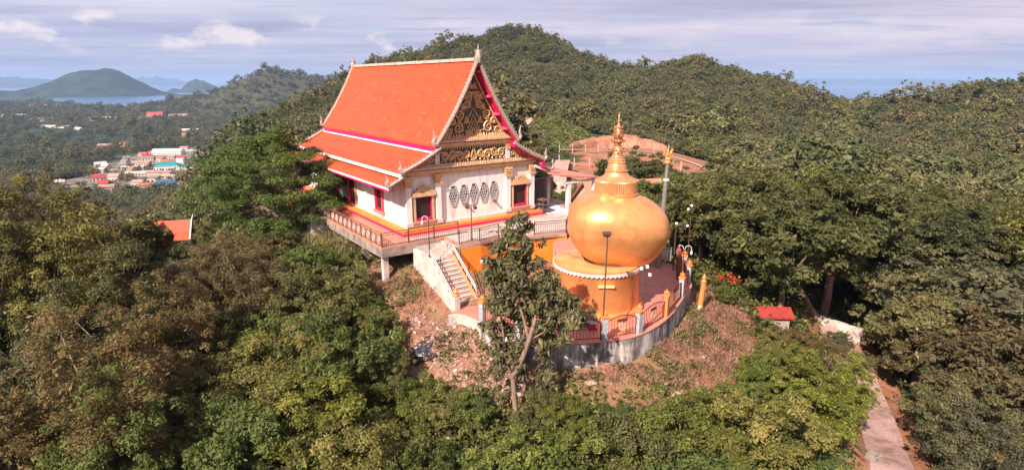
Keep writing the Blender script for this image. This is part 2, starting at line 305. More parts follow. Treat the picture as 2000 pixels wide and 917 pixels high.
def build_terrain():
    rs=np.concatenate([np.linspace(2.6,20,24)[:-1],np.linspace(20,66,150)[:-1],np.geomspace(66,330,110)[:-1],np.geomspace(330,6500,150)])
    azf=np.radians(np.concatenate([np.arange(-180,-58,6.),np.arange(-56,-46,1.),np.arange(-46,46,.32),np.arange(46,58,1.),np.arange(60,180,6.)]))
    nr,na=len(rs),len(azf); RR,AA=np.meshgrid(rs,azf,indexing='ij'); X=RR*np.sin(AA); Y=RR*np.cos(AA)
    Z=terrain_z(X,Y)
    V=np.stack([X,Y,Z],-1).reshape(-1,3)
    i,j=np.meshgrid(np.arange(nr-1),np.arange(na),indexing='ij'); j2=(j+1)%na
    F=np.stack([i*na+j,(i+1)*na+j,(i+1)*na+j2,i*na+j2],-1).reshape(-1,4)[:,::-1]
    x,y=V[:,0],V[:,1]; jx=x+(fbm(x/1.5,y/1.5,21)-.47)*2.4; jy=y+(fbm(x/1.5+9,y/1.5,22)-.47)*2.4
    bare=inpoly(jx,jy,BARE)|inpoly(jx,jy,HILLTOP)|(pdist(jx,jy,ROADP)<2.8)
    red=inpoly(x+(fbm(x/9.,y/9.,40)-.47)*16,y+(fbm(x/9.,y/9.,41)-.47)*20,CLEAR)
    med=inpoly(x,y,MEAD)|inpoly(jx,jy,DRY)
    fl=np.clip((np.hypot(x,y)-700)/300,0,1)*(V[:,2]<-70)
    me=np_mesh('ground',V,F,None,{'bare':bare.astype(float),'red':red.astype(float),'meadow':med.astype(float),'plain':fl,'town':in_town(x,y).astype(float)},smooth=True)
    m=bpy.data.materials.new('ground'); m.use_nodes=True; nt=m.node_tree; L=nt.links.new; b=nt.nodes['Principled BSDF']; b.inputs['Roughness'].default_value=.95; b.inputs['Specular IOR Level'].default_value=.1
    tc=N(nt,'ShaderNodeTexCoord')
    def noise(sc_,d=8,ro=.6): n=N(nt,'ShaderNodeTexNoise'); n.inputs['Scale'].default_value=sc_; n.inputs['Detail'].default_value=d; n.inputs['Roughness'].default_value=ro; L(tc.outputs['Object'],n.inputs['Vector']); return n.outputs[0]
    def rmp(src,st): r=ramp(nt,st); L(src,r.inputs[0]); return r.outputs[0]
    def mix(f,a,c,bt='MIX'):
        q=N(nt,'ShaderNodeMix',data_type='RGBA',blend_type=bt)
        if isinstance(f,float): q.inputs[0].default_value=f
        else: L(f,q.inputs[0])
        L(a,q.inputs[6]); L(c,q.inputs[7]); return q.outputs[2]
    def attr(n): a=N(nt,'ShaderNodeAttribute'); a.attribute_name=n; return a.outputs['Fac']
    forest=rmp(noise(.11,10,.7),[(.3,(.035,.038,.016)),(.5,(.060,.062,.027)),(.7,(.10,.092,.042))])
    earth=mix(rmp(noise(.55,8,.7),[(.40,0.),(.62,1.)]),rmp(noise(2.2,9,.75),[(.28,(.125,.05,.036)),(.45,(.27,.115,.078)),(.58,(.37,.18,.125)),(.72,(.54,.33,.26))]),rmp(noise(4.,9,.75),[(.3,(.11,.07,.035)),(.5,(.23,.15,.07)),(.7,(.34,.24,.12))]))
    redc=mix(rmp(noise(.08,7,.7),[(.46,0.),(.62,1.)]),rmp(noise(.35,8,.7),[(.3,(.26,.09,.055)),(.55,(.39,.155,.095)),(.75,(.50,.26,.18))]),rmp(noise(.8,8,.7),[(.3,(.10,.09,.04)),(.7,(.30,.20,.11))]))
    mead=rmp(noise(.5,9,.7),[(.3,(.14,.16,.04)),(.55,(.26,.26,.075)),(.75,(.36,.32,.13))])
    plain=mix(rmp(noise(.0045,9,.65),[(.5,0.),(.66,.5)]),rmp(noise(.03,10,.75),[(.3,(.020,.034,.020)),(.55,(.038,.055,.030)),(.75,(.085,.085,.05))]),rmp(noise(.02,8,.7),[(.3,(.10,.10,.05)),(.7,(.22,.19,.12))]))
    town=rmp(noise(.06,9,.75),[(.35,(.05,.055,.03)),(.5,(.20,.17,.13)),(.65,(.34,.28,.23))])
    c=mix(attr('plain'),forest,plain); c=mix(attr('meadow'),c,mead); c=mix(attr('town'),c,town); c=mix(attr('red'),c,redc); c=mix(attr('bare'),c,earth)
    L(c,b.inputs['Base Color'])
    bp=N(nt,'ShaderNodeBump'); bp.inputs['Strength'].default_value=.7; bp.inputs['Distance'].default_value=.25; L(noise(2.5,8,.7),bp.inputs['Height']); L(bp.outputs[0],b.inputs['Normal'])
    me.materials.append(m); o=link('ground',me); tag(o,kind='structure'); return o
GROUND=build_terrain()
def gz(x,y): return float(terrain_z(np.array([x]),np.array([y]))[0])
# sea and far land
def disk(name,r,z,m,k=96):
    b=MB(); b.add([(r*math.cos(2*PI*i/k),r*math.sin(2*PI*i/k),z) for i in range(k)],[tuple(range(k))]); return b.build(name,m)
def water_extra(nt,b,tc):
    n=N(nt,'ShaderNodeTexNoise'); n.inputs['Scale'].default_value=.02; n.inputs['Detail'].default_value=6; nt.links.new(tc.outputs['Object'],n.inputs['Vector'])
    bp=N(nt,'ShaderNodeBump'); bp.inputs['Strength'].default_value=.25; bp.inputs['Distance'].default_value=2.; nt.links.new(n.outputs[0],bp.inputs['Height']); nt.links.new(bp.outputs[0],b.inputs['Normal'])
tag(disk('sea',42000,-85,mat('sea_water',(.02,.13,.30),rough=.25,noise=.25,nscale=.003,spec=.5,extra=water_extra)),kind='structure')
def far_ridge(name,pts,depth,m):
    """a long far range: crest points (x,y,height), real depth both ways"""
    V=[];F=[]; n=len(pts); prof=[(-1,0),(-.6,.35),(-.25,.8),(0,1),(.3,.7),(.7,.25),(1,0)]; k=len(prof)
    for i,(x,y,h) in enumerate(pts):
        d=Vector((x,y,0)).normalized()
        for t,f in prof:
            jit=.85+.3*random.random() if 0<f<1 else 1
            V.append((x+d.x*t*depth,y+d.y*t*depth,-86+(h+86)*f*jit))
    for i in range(n-1):
        for j in range(k-1): F.append((i*k+j,i*k+j+1,(i+1)*k+j+1,(i+1)*k+j))
    o=MB().add(V,F).build(name,m,smooth=True); tag(o,kind='structure'); return o
farm=mat('far_forest',(.045,.07,.04),rough=.95,noise=.5,nscale=.004,spec=.1)
def polar(az,r,h): return (r*math.sin(R(az)),r*math.cos(R(az)),h)
def rng_line(a0,a1,n,r,hs,seed):
    out=[]
    for i in range(n):
        t=i/(n-1); f=t*(len(hs)-1); k=min(int(f),len(hs)-2); h=hs[k]*(1-(f-k))+hs[k+1]*(f-k)
        out.append(polar(a0+(a1-a0)*t,r,h*(1+.12*math.sin(i*1.7+seed)+.08*math.sin(i*3.9+seed*2)) if h>0 else h))
    return out
far_ridge('far_hills',rng_line(21,43,60,21000,[-60,60,95,120,105,95,110,90,60,80,70,-60],1),1500,farm)
far_ridge('far_hills',rng_line(-52,-33.5,50,15000,[100,130,160,150,165,140,100,60,20,-40],2),1600,farm)
far_ridge('far_hills',rng_line(-33.6,-28.2,40,19000,[-80,20,60,150,120,165,90,110,40,-60],3),900,farm)
far_ridge('island_hills',rng_line(-30.2,-25.6,34,6600,[-86,-45,-62,10,38,25,-10,-40,-86],4),330,farm)
far_ridge('island_hills',rng_line(-24.9,-22.6,20,6300,[-86,-50,-20,-15,-45,-86],5),250,farm)
# wooded hill across the bay
def bay_hill():
    n=90; xs=np.linspace(-2300,1900,n); ys=np.linspace(-750,750,44); X,Y=np.meshgrid(xs,ys,indexing='ij')
    Z=np.zeros_like(X)-30
    for cx,cy,sx,sy,h in [(20,0,240,280,290),(-270,-20,170,240,75),(250,40,150,220,60),(450,40,130,160,40),(-700,-60,380,260,78),(-1300,-40,420,220,66)]:
        Z=Z+h*np.exp(-((X-cx)/sx)**2-((Y-cy)/sy)**2)*(.62+.3*fbm(X/140.,Y/140.,51))
    Z=Z+(fbm(X/60.,Y/60.,52)-.47)*26*np.clip((Z+20)/40,0,1)
    a=R(-34.8); c,s_=math.cos(a),math.sin(a)
    cx,cy=5200*math.sin(R(-34.8)),5200*math.cos(R(-34.8))
    # local x runs across the line of sight, y away
    ex=np.array([math.cos(R(34.8)),math.sin(R(34.8))]); ey=np.array([-math.sin(R(34.8)),math.cos(R(34.8))])
    V=np.stack([cx+X*ex[0]+Y*ey[0],cy+X*ex[1]+Y*ey[1],Z-80],-1).reshape(-1,3)
    i,j=np.meshgrid(np.arange(n-1),np.arange(43),indexing='ij'); F=np.stack([i*44+j,(i+1)*44+j,(i+1)*44+j+1,i*44+j+1],-1).reshape(-1,4)
    tag(link('bay_hill',np_mesh('bay_hill',V,F,mat('bay_hill_forest',(.040,.062,.034),rough=.95,noise=.7,nscale=.012,spec=.1),smooth=True)),kind='structure')
bay_hill()
# shining haze of the air
def build_haze():
    b=MB().box(-43500,43500,-3000,43500,-230,190); m=bpy.data.materials.new('haze'); m.use_nodes=True; nt=m.node_tree; nt_clear(nt)
    o=N(nt,'ShaderNodeOutputMaterial'); v=N(nt,'ShaderNodeVolumePrincipled'); v.inputs['Color'].default_value=(.44,.65,1,1); v.inputs['Density'].default_value=HAZE_D; v.inputs['Anisotropy'].default_value=0.
    nt.links.new(v.outputs[0],o.inputs['Volume']); ob=b.build('haze',m); tag(ob,kind='stuff'); return ob
HAZE_D=8e-5
build_haze()
# ---------------------------------------------------------------- temple (local axes: x along the front, y back along the ridge, z up)
CU=6.05; VF=-.9; VB=24.9
def streak_extra(nt,b,tc):
    L=nt.links.new; mp=N(nt,'ShaderNodeMapping'); mp.inputs[3].default_value=(2.6,2.6,.28); L(tc.outputs['Object'],mp.inputs[0])
    n=N(nt,'ShaderNodeTexNoise'); n.inputs['Scale'].default_value=1.; n.inputs['Detail'].default_value=7; n.inputs['Roughness'].default_value=.68; L(mp.outputs[0],n.inputs['Vector'])
    r=ramp(nt,[(.36,(.60,.53,.48)),(.50,(1,1,1))]); L(n.outputs[0],r.inputs[0]); src=b.inputs['Base Color'].links[0].from_socket
    m=N(nt,'ShaderNodeMix',data_type='RGBA',blend_type='MULTIPLY'); m.inputs[0].default_value=.7; L(src,m.inputs[6]); L(r.outputs[0],m.inputs[7]); L(m.outputs[2],b.inputs['Base Color'])
white=mat('white_plaster',(.76,.70,.66),rough=.8,col2=(.60,.53,.48),nscale=.7,thr=(.20,.48),bump=.04,bscale=25,fine=(.96,1.02),extra=streak_extra)
gold=mat('gilding',(.70,.42,.19),rough=.42,metal=.3,noise=.45,nscale=5.,bump=.5,bscale=14,thr=(.3,.6))
goldd=mat('old_gilding',(.76,.47,.26),rough=.6,metal=.1,noise=.42,nscale=4.,bump=.5,bscale=18,thr=(.3,.6))
mosaic=mat('mosaic_grey',(.50,.40,.33),rough=.5,noise=.6,nscale=9.,bump=.5,bscale=22,thr=(.35,.6))
magenta=mat('magenta_paint',(.75,.012,.13),rough=.5,noise=.15,nscale=3.)
redp=mat('red_paint',(.62,.02,.06),rough=.5,noise=.2,nscale=3.)
darkglass=mat('dark_green_glass',(.11,.10,.075),rough=.45,noise=.55,nscale=6.,spec=.5)
darkroom=mat('dark_opening',(.045,.022,.017),rough=.6,noise=.5,nscale=3.,bump=.3)
orange=mat('orange_paint',(.74,.26,.045),rough=.6,noise=.18,nscale=1.6)
conc=mat('stained_concrete',(.37,.285,.235),rough=.9,col2=(.16,.135,.12),nscale=1.1,thr=(.33,.6),bump=.4,bscale=12)
concl=mat('pale_concrete',(.62,.53,.47),rough=.9,col2=(.40,.32,.27),nscale=1.0,thr=(.28,.6),bump=.3,bscale=12)
salmon=mat('salmon_tiles',(.62,.26,.17),rough=.45,noise=.22,nscale=1.2)
lattice=mat('grey_lattice',(.50,.47,.44),rough=.8,noise=.2)
iron=mat('dark_iron',(.13,.07,.055),rough=.55,noise=.4,nscale=8.)
def tile_mat():
    m=bpy.data.materials.new('orange_roof_tiles'); m.use_nodes=True; nt=m.node_tree; L=nt.links.new; b=nt.nodes['Principled BSDF']; b.inputs['Roughness'].default_value=.5; b.inputs['Specular IOR Level'].default_value=.3
    uv=N(nt,'ShaderNodeUVMap'); 
    br=N(nt,'ShaderNodeTexBrick'); br.inputs['Scale'].default_value=1; br.inputs['Brick Width'].default_value=.22; br.inputs['Row Height'].default_value=.26; br.inputs['Mortar Size'].default_value=.012; br.inputs['Mortar Smooth'].default_value=.6; br.offset=.5
    br.inputs['Color1'].default_value=(.66,.082,.023,1); br.inputs['Color2'].default_value=(.57,.066,.019,1); br.inputs['Mortar'].default_value=(.28,.032,.012,1)
    L(uv.outputs[0],br.inputs['Vector'])
    n=N(nt,'ShaderNodeTexNoise'); n.inputs['Scale'].default_value=.75; n.inputs['Detail'].default_value=9; n.inputs['Roughness'].default_value=.72; L(uv.outputs[0],n.inputs['Vector'])
    r=ramp(nt,[(.30,(.84,.74,.68)),(.48,(1,1,1)),(.66,(1.02,1.06,1.08))]); L(n.outputs[0],r.inputs[0])
    mx=N(nt,'ShaderNodeMix',data_type='RGBA',blend_type='MULTIPLY'); mx.inputs[0].default_value=1; L(br.outputs[0],mx.inputs[6]); L(r.outputs[0],mx.inputs[7])
    # lighter, newer tiles scattered about
    w=N(nt,'ShaderNodeTexWhiteNoise'); w.noise_dimensions='2D'; sn=N(nt,'ShaderNodeVectorMath',operation='SNAP'); sn.inputs[1].default_value=(.44,.26,1); L(uv.outputs[0],sn.inputs[0]); L(sn.outputs[0],w.inputs['Vector'])
    rw=ramp(nt,[(.0,0),(.95,0),(.97,.18),(1,.18)]); L(w.outputs[0],rw.inputs[0])
    m2=N(nt,'ShaderNodeMix',data_type='RGBA'); L(rw.outputs[0],m2.inputs[0]); L(mx.outputs[2],m2.inputs[6]); m2.inputs[7].default_value=(.84,.22,.07,1)
    L(m2.outputs[2],b.inputs['Base Color'])
    bp=N(nt,'ShaderNodeBump'); bp.inputs['Strength'].default_value=.6; bp.inputs['Distance'].default_value=.03; L(br.outputs['Fac'],bp.inputs['Height']); bp.invert=True; L(bp.outputs[0],b.inputs['Normal'])
    return m
tiles=tile_mat()
TIER=[[(0,13.0),(.55,11.85),(1.15,10.72),(1.85,9.50),(2.6,8.32),(3.3,7.33),(3.95,6.5)],
      [(3.55,6.22),(4.4,5.72),(5.5,5.15),(6.85,4.58)],
      [(6.55,4.28),(7.2,3.92),(7.85,3.60)]]
def profile_at(t,d):
    P=TIER[t]
    for (a,za),(b_,zb) in zip(P[:-1],P[1:]):
        if a<=d<=b_: return za+(zb-za)*(d-a)/(b_-a)
    return P[-1][1]
def roof_sheet(P,sg,v0,v1,th,parent,name,m):
    me=bpy.data.meshes.new(name); V=[];F=[];UV=[]
    k=len(P); s=[0]
    for (a,b_),(c,d) in zip(P[:-1],P[1:]): s.append(s[-1]+math.hypot(c-a,d-b_))
    for v in(v0,v1):
        for dz in(0,-th):
            for d,z in P: V.append((CU+sg*d,v,z+dz))
    idx=lambda iv,iz,i:(iv*2+iz)*k+i
    for i in range(k-1):
        q=[idx(0,0,i),idx(1,0,i),idx(1,0,i+1),idx(0,0,i+1)]; F.append(q)
        F.append([idx(0,1,i+1),idx(1,1,i+1),idx(1,1,i),idx(0,1,i)])
        for iv in(0,1): F.append([idx(iv,0,i),idx(iv,0,i+1),idx(iv,1,i+1),idx(iv,1,i)])
    for i in(0,k-1): F.append([idx(0,0,i),idx(1,0,i),idx(1,1,i),idx(0,1,i)])
    me.from_pydata(V,[],F); me.update()
    uvl=me.uv_layers.new(name='UVMap')
    for lp in me.loops:
        vi=lp.vertex_index; i=vi%k; iv=(vi//k)//2; uvl.data[lp.index].uv=((v0 if iv==0 else v1),s[i])
    me.materials.append(m); return link(name,me,parent)
def spiral_pts(cx,cz,r,turns,a0,sg=1,n=26,y=0):
    out=[]
    for i in range(n):
        t=i/(n-1); rr=r*(1-t*.86); a=a0+sg*turns*2*PI*t; out.append((cx+rr*math.cos(a),y,cz+rr*math.sin(a)))
    return out
def curl(b,cx,cz,r,a0,sg,y,w=.085):
    p=spiral_pts(cx,cz,r,1.6,a0,sg,22,y); n=len(p); b.tube(p,[w*(1.15-.6*i/n) for i in range(n)],6)
    for i in range(0,n-8,4):   # leaf flames off the outer turn
        x,_,z=p[i]; dx,dz=x-cx,z-cz; l=math.hypot(dx,dz)+1e-6
        b.tube([(x,y,z),(x+dx/l*.16+.05*sg*-dz/l,y-.02,z+dz/l*.16+.05*sg*dx/l),(x+dx/l*.2+.14*sg*-dz/l,y-.02,z+dz/l*.2+.14*sg*dx/l)],[.06,.05,.012],5)
def teeth(b,u0,u1,y,z,h,step,r,down=False):
    n=max(1,int(abs(u1-u0)/step))
    for i in range(n+1):
        u=u0+(u1-u0)*i/n; b.cone((u,y,z),(u,y,z-h if down else z+h),r,4)
def finial_pts(h,lean=.18):
    return [(0,0,0),(.02,0,.25*h),(-lean*.6,0,.45*h),(-lean*.15,0,.7*h),(lean*.2,0,h)]
def build_temple():
    T=thing('buddhist_temple','white Thai temple with tiered orange tiled roof and gilded gable on the hilltop','temple',(PO[0],PO[1],0),TH)
    # walls
    b=MB(); hw=6.15
    b.prism_xz([(CU-hw,-.3),(CU+hw,-.3),(CU+hw,4.3),(CU+6.3,4.42),(CU+3.6,6.0),(CU+3.55,6.7),(CU+2.6,8.0),(CU+1.15,10.4),(CU,12.7),(CU-1.15,10.4),(CU-2.6,8.0),(CU-3.55,6.7),(CU-3.6,6.0),(CU-6.3,4.42),(CU-hw,4.3)],0,.35)
    b.build('gable_wall',white,T)
    b=MB().box(CU-hw,CU-hw+.3,.35,24,-.3,4.1); b.box(CU+hw-.3,CU+hw,.35,24,-.3,4.1); b.build('side_wall',white,T)
    b=MB(); b.prism_xz([(CU-hw,-.3),(CU+hw,-.3),(CU+hw,4.3),(CU+3.6,6.0),(CU,12.7),(CU-3.6,6.0),(CU-hw,4.3)],23.7,24.0); b.build('gable_wall',white,T)
    # plinth
    MB().box(CU-hw-.85,CU+hw+.85,-.85,24.8,-.29,-.14).build('plinth_kerb',magenta,T)
    MB().box(CU-hw-.75,CU+hw+.75,-.75,24.7,-.138,.06).build('plinth',orange,T)
    MB().box(CU-hw-.16,CU+hw+.16,-.16,24.2,.062,.26).build('skirting',magenta if False else mat('pale_pink_plaster',(.74,.55,.48),noise=.2),T)
    # roofs
    for sg in(-1,1):
        roof_sheet(TIER[0],sg,VF,VB,.14,T,'roof_slope',tiles)
        roof_sheet(TIER[1],sg,VF+.05,VB-.05,.13,T,'roof_slope',tiles)
        roof_sheet(TIER[2],sg,VF+.3,VB-.3,.13,T,'roof_slope',tiles)
        # red soffit under the overhang, slightly below the sheet
        for t,(v1) in((0,-.005),(1,-.005)):
            P=[(d,z-.15) for d,z in TIER[t]]; roof_sheet(P,sg,VF+.14,v1,.05,T,'soffit',magenta)
        # purlin ends
        for d in(.25,1.25,2.1,2.9): z=profile_at(0,d)-.32; MB().box(CU+sg*d-.13,CU+sg*d+.13,VF+.1,-.01,z-.14,z+.05).build('purlin',mat('pink_paint',(.78,.10,.22),noise=.2),T)
        # eave beams with blocks at their ends
        x=CU+sg*3.8
        MB().box(x-.16,x+.16,VF+.05,VB-.05,6.03,6.33).build('eave_beam',magenta,T)
        MB().box(x-.26,x+.24,VF-.05,VF+.32,5.98,6.40).build('beam_end',magenta,T)
        xs=CU+sg*3.70; MB().box(min(xs,xs-sg*.2),max(xs,xs-sg*.2),.36,23.6,6.0,6.45).build('clerestory',white,T)
        xw=CU+sg*3.62; o=MB().beam((CU+sg*4.05,VF+.3,5.98),(CU+sg*4.05,VB-.3,5.98),.2,.1).build('gutter',white,T)
        x=CU+sg*6.87; MB().box(x-.13,x+.13,VF+.1,VB-.2,4.30,4.52).build('eave_beam',white,T)
        if sg>0: MB().box(x-.22,x+.22,VF,VF+.35,4.02,4.40).build('beam_end',magenta,T)
        x=CU+sg*7.82; MB().box(x-.09,x+.09,VF+.3,VB-.4,3.41,3.56).build('eave_beam',white,T); MB().box(x-.07,x+.07,VF+.32,VB-.42,3.27,3.407).build('fascia',magenta,T)
        if sg>0: MB().beam((CU+6.2,-.4,4.12),(CU+7.85,-.4,3.5),.16,.26).build('rafter',white,T)
    MB().box(CU-.17,CU+.17,VF+.25,VB-.25,12.9,13.14).build('ridge_cap',mat('ridge_plaster',(.66,.52,.42),rough=.8,noise=.45,nscale=2.),T)
    # bargeboards with flame teeth and finials on both gables
    for vv,full in((VF-.1,1),(VB+.1,0)):
        for sg in(-1,1):
            for t in range(3):
                v=vv+(0 if t==0 else (.05 if t==1 else .3))*(1 if full else -1)
                b=MB(); P=[(CU+sg*d,v,z+.12) for d,z in TIER[t]]
                for q0,q1 in zip(P[:-1],P[1:]): b.beam(q0,q1,.2,.34,up=(0,1,0)) if False else b.tube([q0,q1],.155,6)
                for q0,q1 in zip(P[:-1],P[1:]):
                    l=(Vector(q1)-Vector(q0)).length; n=max(1,int(l/.3)); d=(Vector(q1)-Vector(q0)).normalized(); nrm=Vector((-d.z*sg*-1,0,abs(d.x))).normalized(); nrm=Vector((sg*abs(d.z),0,abs(d.x)))
                    for i in range(n):
                        c=Vector(q0).lerp(Vector(q1),(i+.5)/n); b.cone(c,c+nrm*.30-d*.12,.085,4)
                bb=b.build('bargeboard',mosaic,T)
                # hooked finial at the foot
                d,z=TIER[t][-1]; x=CU+sg*d; h=1.15 if t==0 else .95
                fb=MB().tube([(x-sg*.1,v,z+.05),(x+sg*.14,v,z+.16),(x+sg*.24,v,z+.38),(x+sg*.12,v,z+.6*h),(x+sg*.16,v,z+.82*h),(x+sg*.26,v,z+1.12*h)],[.16,.18,.14,.10,.07,.015],6)
                for s in range(3): fb.cone((x+sg*(.2-.03*s),v,z+.3+.2*s),(x+sg*(.42-.03*s),v,z+.48+.2*s),.06,4)
                fb.build('foot_finial',mosaic,T)
        b=MB().tube([(CU,vv,12.75),(CU,vv,13.15),(CU,vv-.05*(1 if full else -1),13.45),(CU,vv,13.75),(CU,vv,14.2)],[.24,.30,.20,.07,.012],8)
        for s in range(4):
            a=s*PI/2
            for zz in(13.05,13.3,13.5): b.cone((CU+.15*math.cos(a),vv+.15*math.sin(a),zz),(CU+.36*math.cos(a),vv+.3*math.sin(a),zz+.28),.08,4)
        b.build('apex_finial',mosaic,T)
    # front: pilasters
    for du,h in((-6.1,4.0),(-3.45,4.0),(3.45,4.0),(6.1,4.0)):
        u=CU+du
        p=MB().box(u-.23,u+.23,-.24,-.003,.262,h-.55).build('pilaster',white,T)
        c=MB()
        for i,(w,z0,z1) in enumerate([(.26,3.40,3.52),(.31,3.54,3.66),(.28,3.68,3.8),(.34,3.82,3.97),(.38,3.99,4.22)]): c.box(u-w,u+w,-.26-.03*i,-.004,z0,z1)
        teeth(c,u-.3,u+.3,-.33,3.52,.22,.15,.06,True); c.build('capital',goldd,p)
        MB().box(u-.29,u+.29,-.30,-.004,.262,.55).build('pilaster_base',mat('pale_pink_plaster',(.74,.55,.48)),p)
    for du in(-3.45,3.45):
        u=CU+du; p=MB().box(u-.2,u+.2,-.2,-.003,4.95,5.75).build('short_pilaster',white,T)
        c=MB()
        for w,z0,z1 in[(.22,5.76,5.86),(.27,5.87,5.97),(.23,5.98,6.07),(.3,6.08,6.2)]: c.box(u-w,u+w,-.27,-.004,z0,z1)
        c.build('capital',goldd,p)
    # cornices
    def cornice(u0,u1,z,name='cornice'):
        c=MB().box(u0,u1,-.22,-.006,z,z+.14).box(u0-.05,u1+.05,-.34,-.006,z+.142,z+.30).box(u0-.02,u1+.02,-.28,-.006,z+.302,z+.42).box(u0-.09,u1+.09,-.46,-.006,z+.422,z+.56)
        teeth(c,u0,u1,-.40,z+.55,.24,.24,.09); teeth(c,u0,u1,-.17,z+.02,.26,.24,.08,True); teeth(c,u0,u1,-.33,z+.32,.13,.24,.07)
        c.build(name,goldd,T)
    cornice(CU-6.35,CU+6.35,4.26); cornice(CU-3.75,CU+3.75,6.25)
    c=MB().box(CU-3.6,CU+3.6,-.30,-.007,6.815,7.0); teeth(c,CU-3.5,CU+3.5,-.2,6.99,.28,.22,.09); c.build('frieze',goldd,T)
    # panels with gilded scrollwork
    MB().box(CU-3.2,CU+3.2,-.05,-.008,4.98,6.2).build('frieze_panel',darkglass,T)
    s=MB(); y=-.11
    for k,(cx,cz,r) in enumerate([(-2.75,5.5,.36),(-2.05,5.66,.38),(-1.35,5.45,.38),(-.72,5.6,.34),(2.75,5.5,.36),(2.05,5.66,.38),(1.35,5.45,.38),(.72,5.6,.34)]):
        sg=1 if cx<0 else -1; curl(s,CU+cx,cz,r,(PI if sg>0 else 0)+(.8 if k%2 else -.8)*sg,sg*(1 if k%2 else -1),y,.10)
    s.tube([(CU,y,5.05),(CU-.28,y,5.35),(CU-.12,y,5.75),(CU,y,6.15)],[.1,.1,.08,.02],6); s.tube([(CU,y,5.05),(CU+.28,y,5.35),(CU+.12,y,5.75),(CU,y,6.15)],[.1,.1,.08,.02],6); s.tube([(CU,y,5.1),(CU,y,5.6)],[.12,.03],6)
    for i in range(16): s.cone((CU-3.05+i*.405,y,5.06),(CU-2.95+i*.405,y,5.3),.09,5)
    s.build('gilded_scrollwork',gold,T)
    for sg in(-1,1):
        pts=[(CU+sg*3.72,5.0),(CU+sg*3.72,5.72),(CU+sg*5.2,5.0)]
        MB().prism_xz(pts if sg>0 else pts[::-1],-.05,-.008).build('side_panel',darkglass,T)
        s=MB(); curl(s,CU+sg*3.98,5.34,.22,0,sg,y,.07); curl(s,CU+sg*4.42,5.2,.2,0,-sg,y,.07); curl(s,CU+sg*4.8,5.12,.13,0,sg,y,.06)
        s.tube([(CU+sg*3.72,y,5.80),(CU+sg*5.6,y,4.98)],.07,6); s.build('gilded_scrollwork',gold,T)
    # pediment
    def half(z): # inside half width of the gable at height z
        P=TIER[0]
        for (a,za),(c_,zc) in zip(P[:-1],P[1:]):
            if zc<=z<=za: return a+(c_-a)*(za-z)/(za-zc)-.33
        return 3.3
    zs=[7.0,7.6,8.3,9.1,10,11,11.9]
    poly=[(CU-max(.02,half(z)),z) for z in zs]+[(CU+max(.02,half(z)),z) for z in zs[::-1]]
    MB().prism_xz(poly[::-1],-.06,-.009).build('pediment_panel',darkglass,T)
    s=MB(); y=-.13
    for sg in(-1,1):
        for cx,cz,r,ss in[(1.45,7.72,.46,1),(2.4,7.45,.34,-1),(1.35,8.75,.42,-1),(.62,9.55,.34,1),(1.95,8.2,.26,1),(.35,10.35,.26,-1),(.75,10.15,.16,1),(.7,8.25,.2,1),(2.85,7.2,.2,1),(.55,7.3,.22,-1),(1.0,9.3,.17,1),(.2,10.95,.16,1)]:
            curl(s,CU+sg*cx,cz,r,(PI/2)*(1 if ss>0 else -1),ss*sg,y,.075+.05*r)
        s.tube([(CU+sg*(half(z)-.02),y,z) for z in zs],[.1]*7,6)
        for w,h in((.52,1.5),(.34,1.05),(.16,.6)):
            s.tube([(CU,y,7.1),(CU+sg*w*.9,y,7.1+h*.22),(CU+sg*w,y,7.1+h*.4),(CU+sg*w*.45,y,7.1+h*.75),(CU,y,7.1+h*1.12)],[.07,.07,.07,.06,.02],6)
        for w,z0 in((.62,8.75),(.4,9.9)): s.tube([(CU+sg*w,y,z0-.45),(CU+sg*w*.5,y,z0),(CU,y,z0+.55)],[.05,.07,.02],6)
    for i in range(22):
        u=CU-3.05+i*.29; s.cone((u,y,7.05),(u,y,7.33),.1,5)
    s.build('gilded_scrollwork',gold,T)
    # windows and doors
    def opening(name,parent,u0,u1,z0,z1,orient,fix,fr=goldd,sill=True):
        """orient 'f' on the front wall (plane y=fix, facing -y) or 's' on a side wall (plane x=fix, facing -x); u along the wall"""
        def bx(mb,a0,a1,z0_,z1_,o0,o1):  # o outwards
            if orient=='f': mb.box(a0,a1,fix-o1,fix-o0,z0_,z1_)
            else: mb.box(fix-o1,fix-o0,a0,a1,z0_,z1_)
            return mb
        root=bx(MB(),u0,u1,z0,z1,.004,.02).build(name,darkroom,parent)
        j=MB(); bx(j,u0-.001,u0+.05,z0,z1,.021,.1); bx(j,u1-.07,u1+.001,z0,z1,.021,.16); bx(j,u0+.101,u1-.101,z0,z0+.10,.021,.22); j.build('jamb',magenta,root)
        f=MB(); bx(f,u0-.17,u0-.005,z0-.1,z1,.005,.2); bx(f,u1+.005,u1+.17,z0-.1,z1,.005,.2); bx(f,u0-.3,u1+.3,z1+.002,z1+.2,.005,.32)
        m=(u0+u1)/2; w=(u1-u0)/2+.3
        for i in range(3):
            ww=w*(1-.24*i); bx(f,m-ww,m+ww,z1+.202+.17*i,z1+.36+.17*i,.005,.28-.04*i)
        n=9
        for i in range(n):
            t=-1+2*i/(n-1); a=m+t*w*.95; zt=z1+.22+.5*(1-abs(t)); o=.2
            p0,p1=((a,fix-o,zt),(a,fix-o,zt+.3+.25*(1-abs(t)))) if orient=='f' else ((fix-o,a,zt),(fix-o,a,zt+.3+.25*(1-abs(t))))
            f.cone(p0,p1,.08,4)
        f.build('gilded_frame',fr,root)
        if sill:
            s_=MB(); bx(s_,u0-.3,u1+.3,z0-.26,z0-.102,.005,.34); s_.build('sill',mat('pink_trim',(.70,.25,.22),noise=.25),root)
            s2=MB(); bx(s2,u0-.22,u1+.22,.27,z0-.262,.005,.24); s2.build('apron',mat('pale_pink_plaster',(.74,.55,.48)),root)
        return root
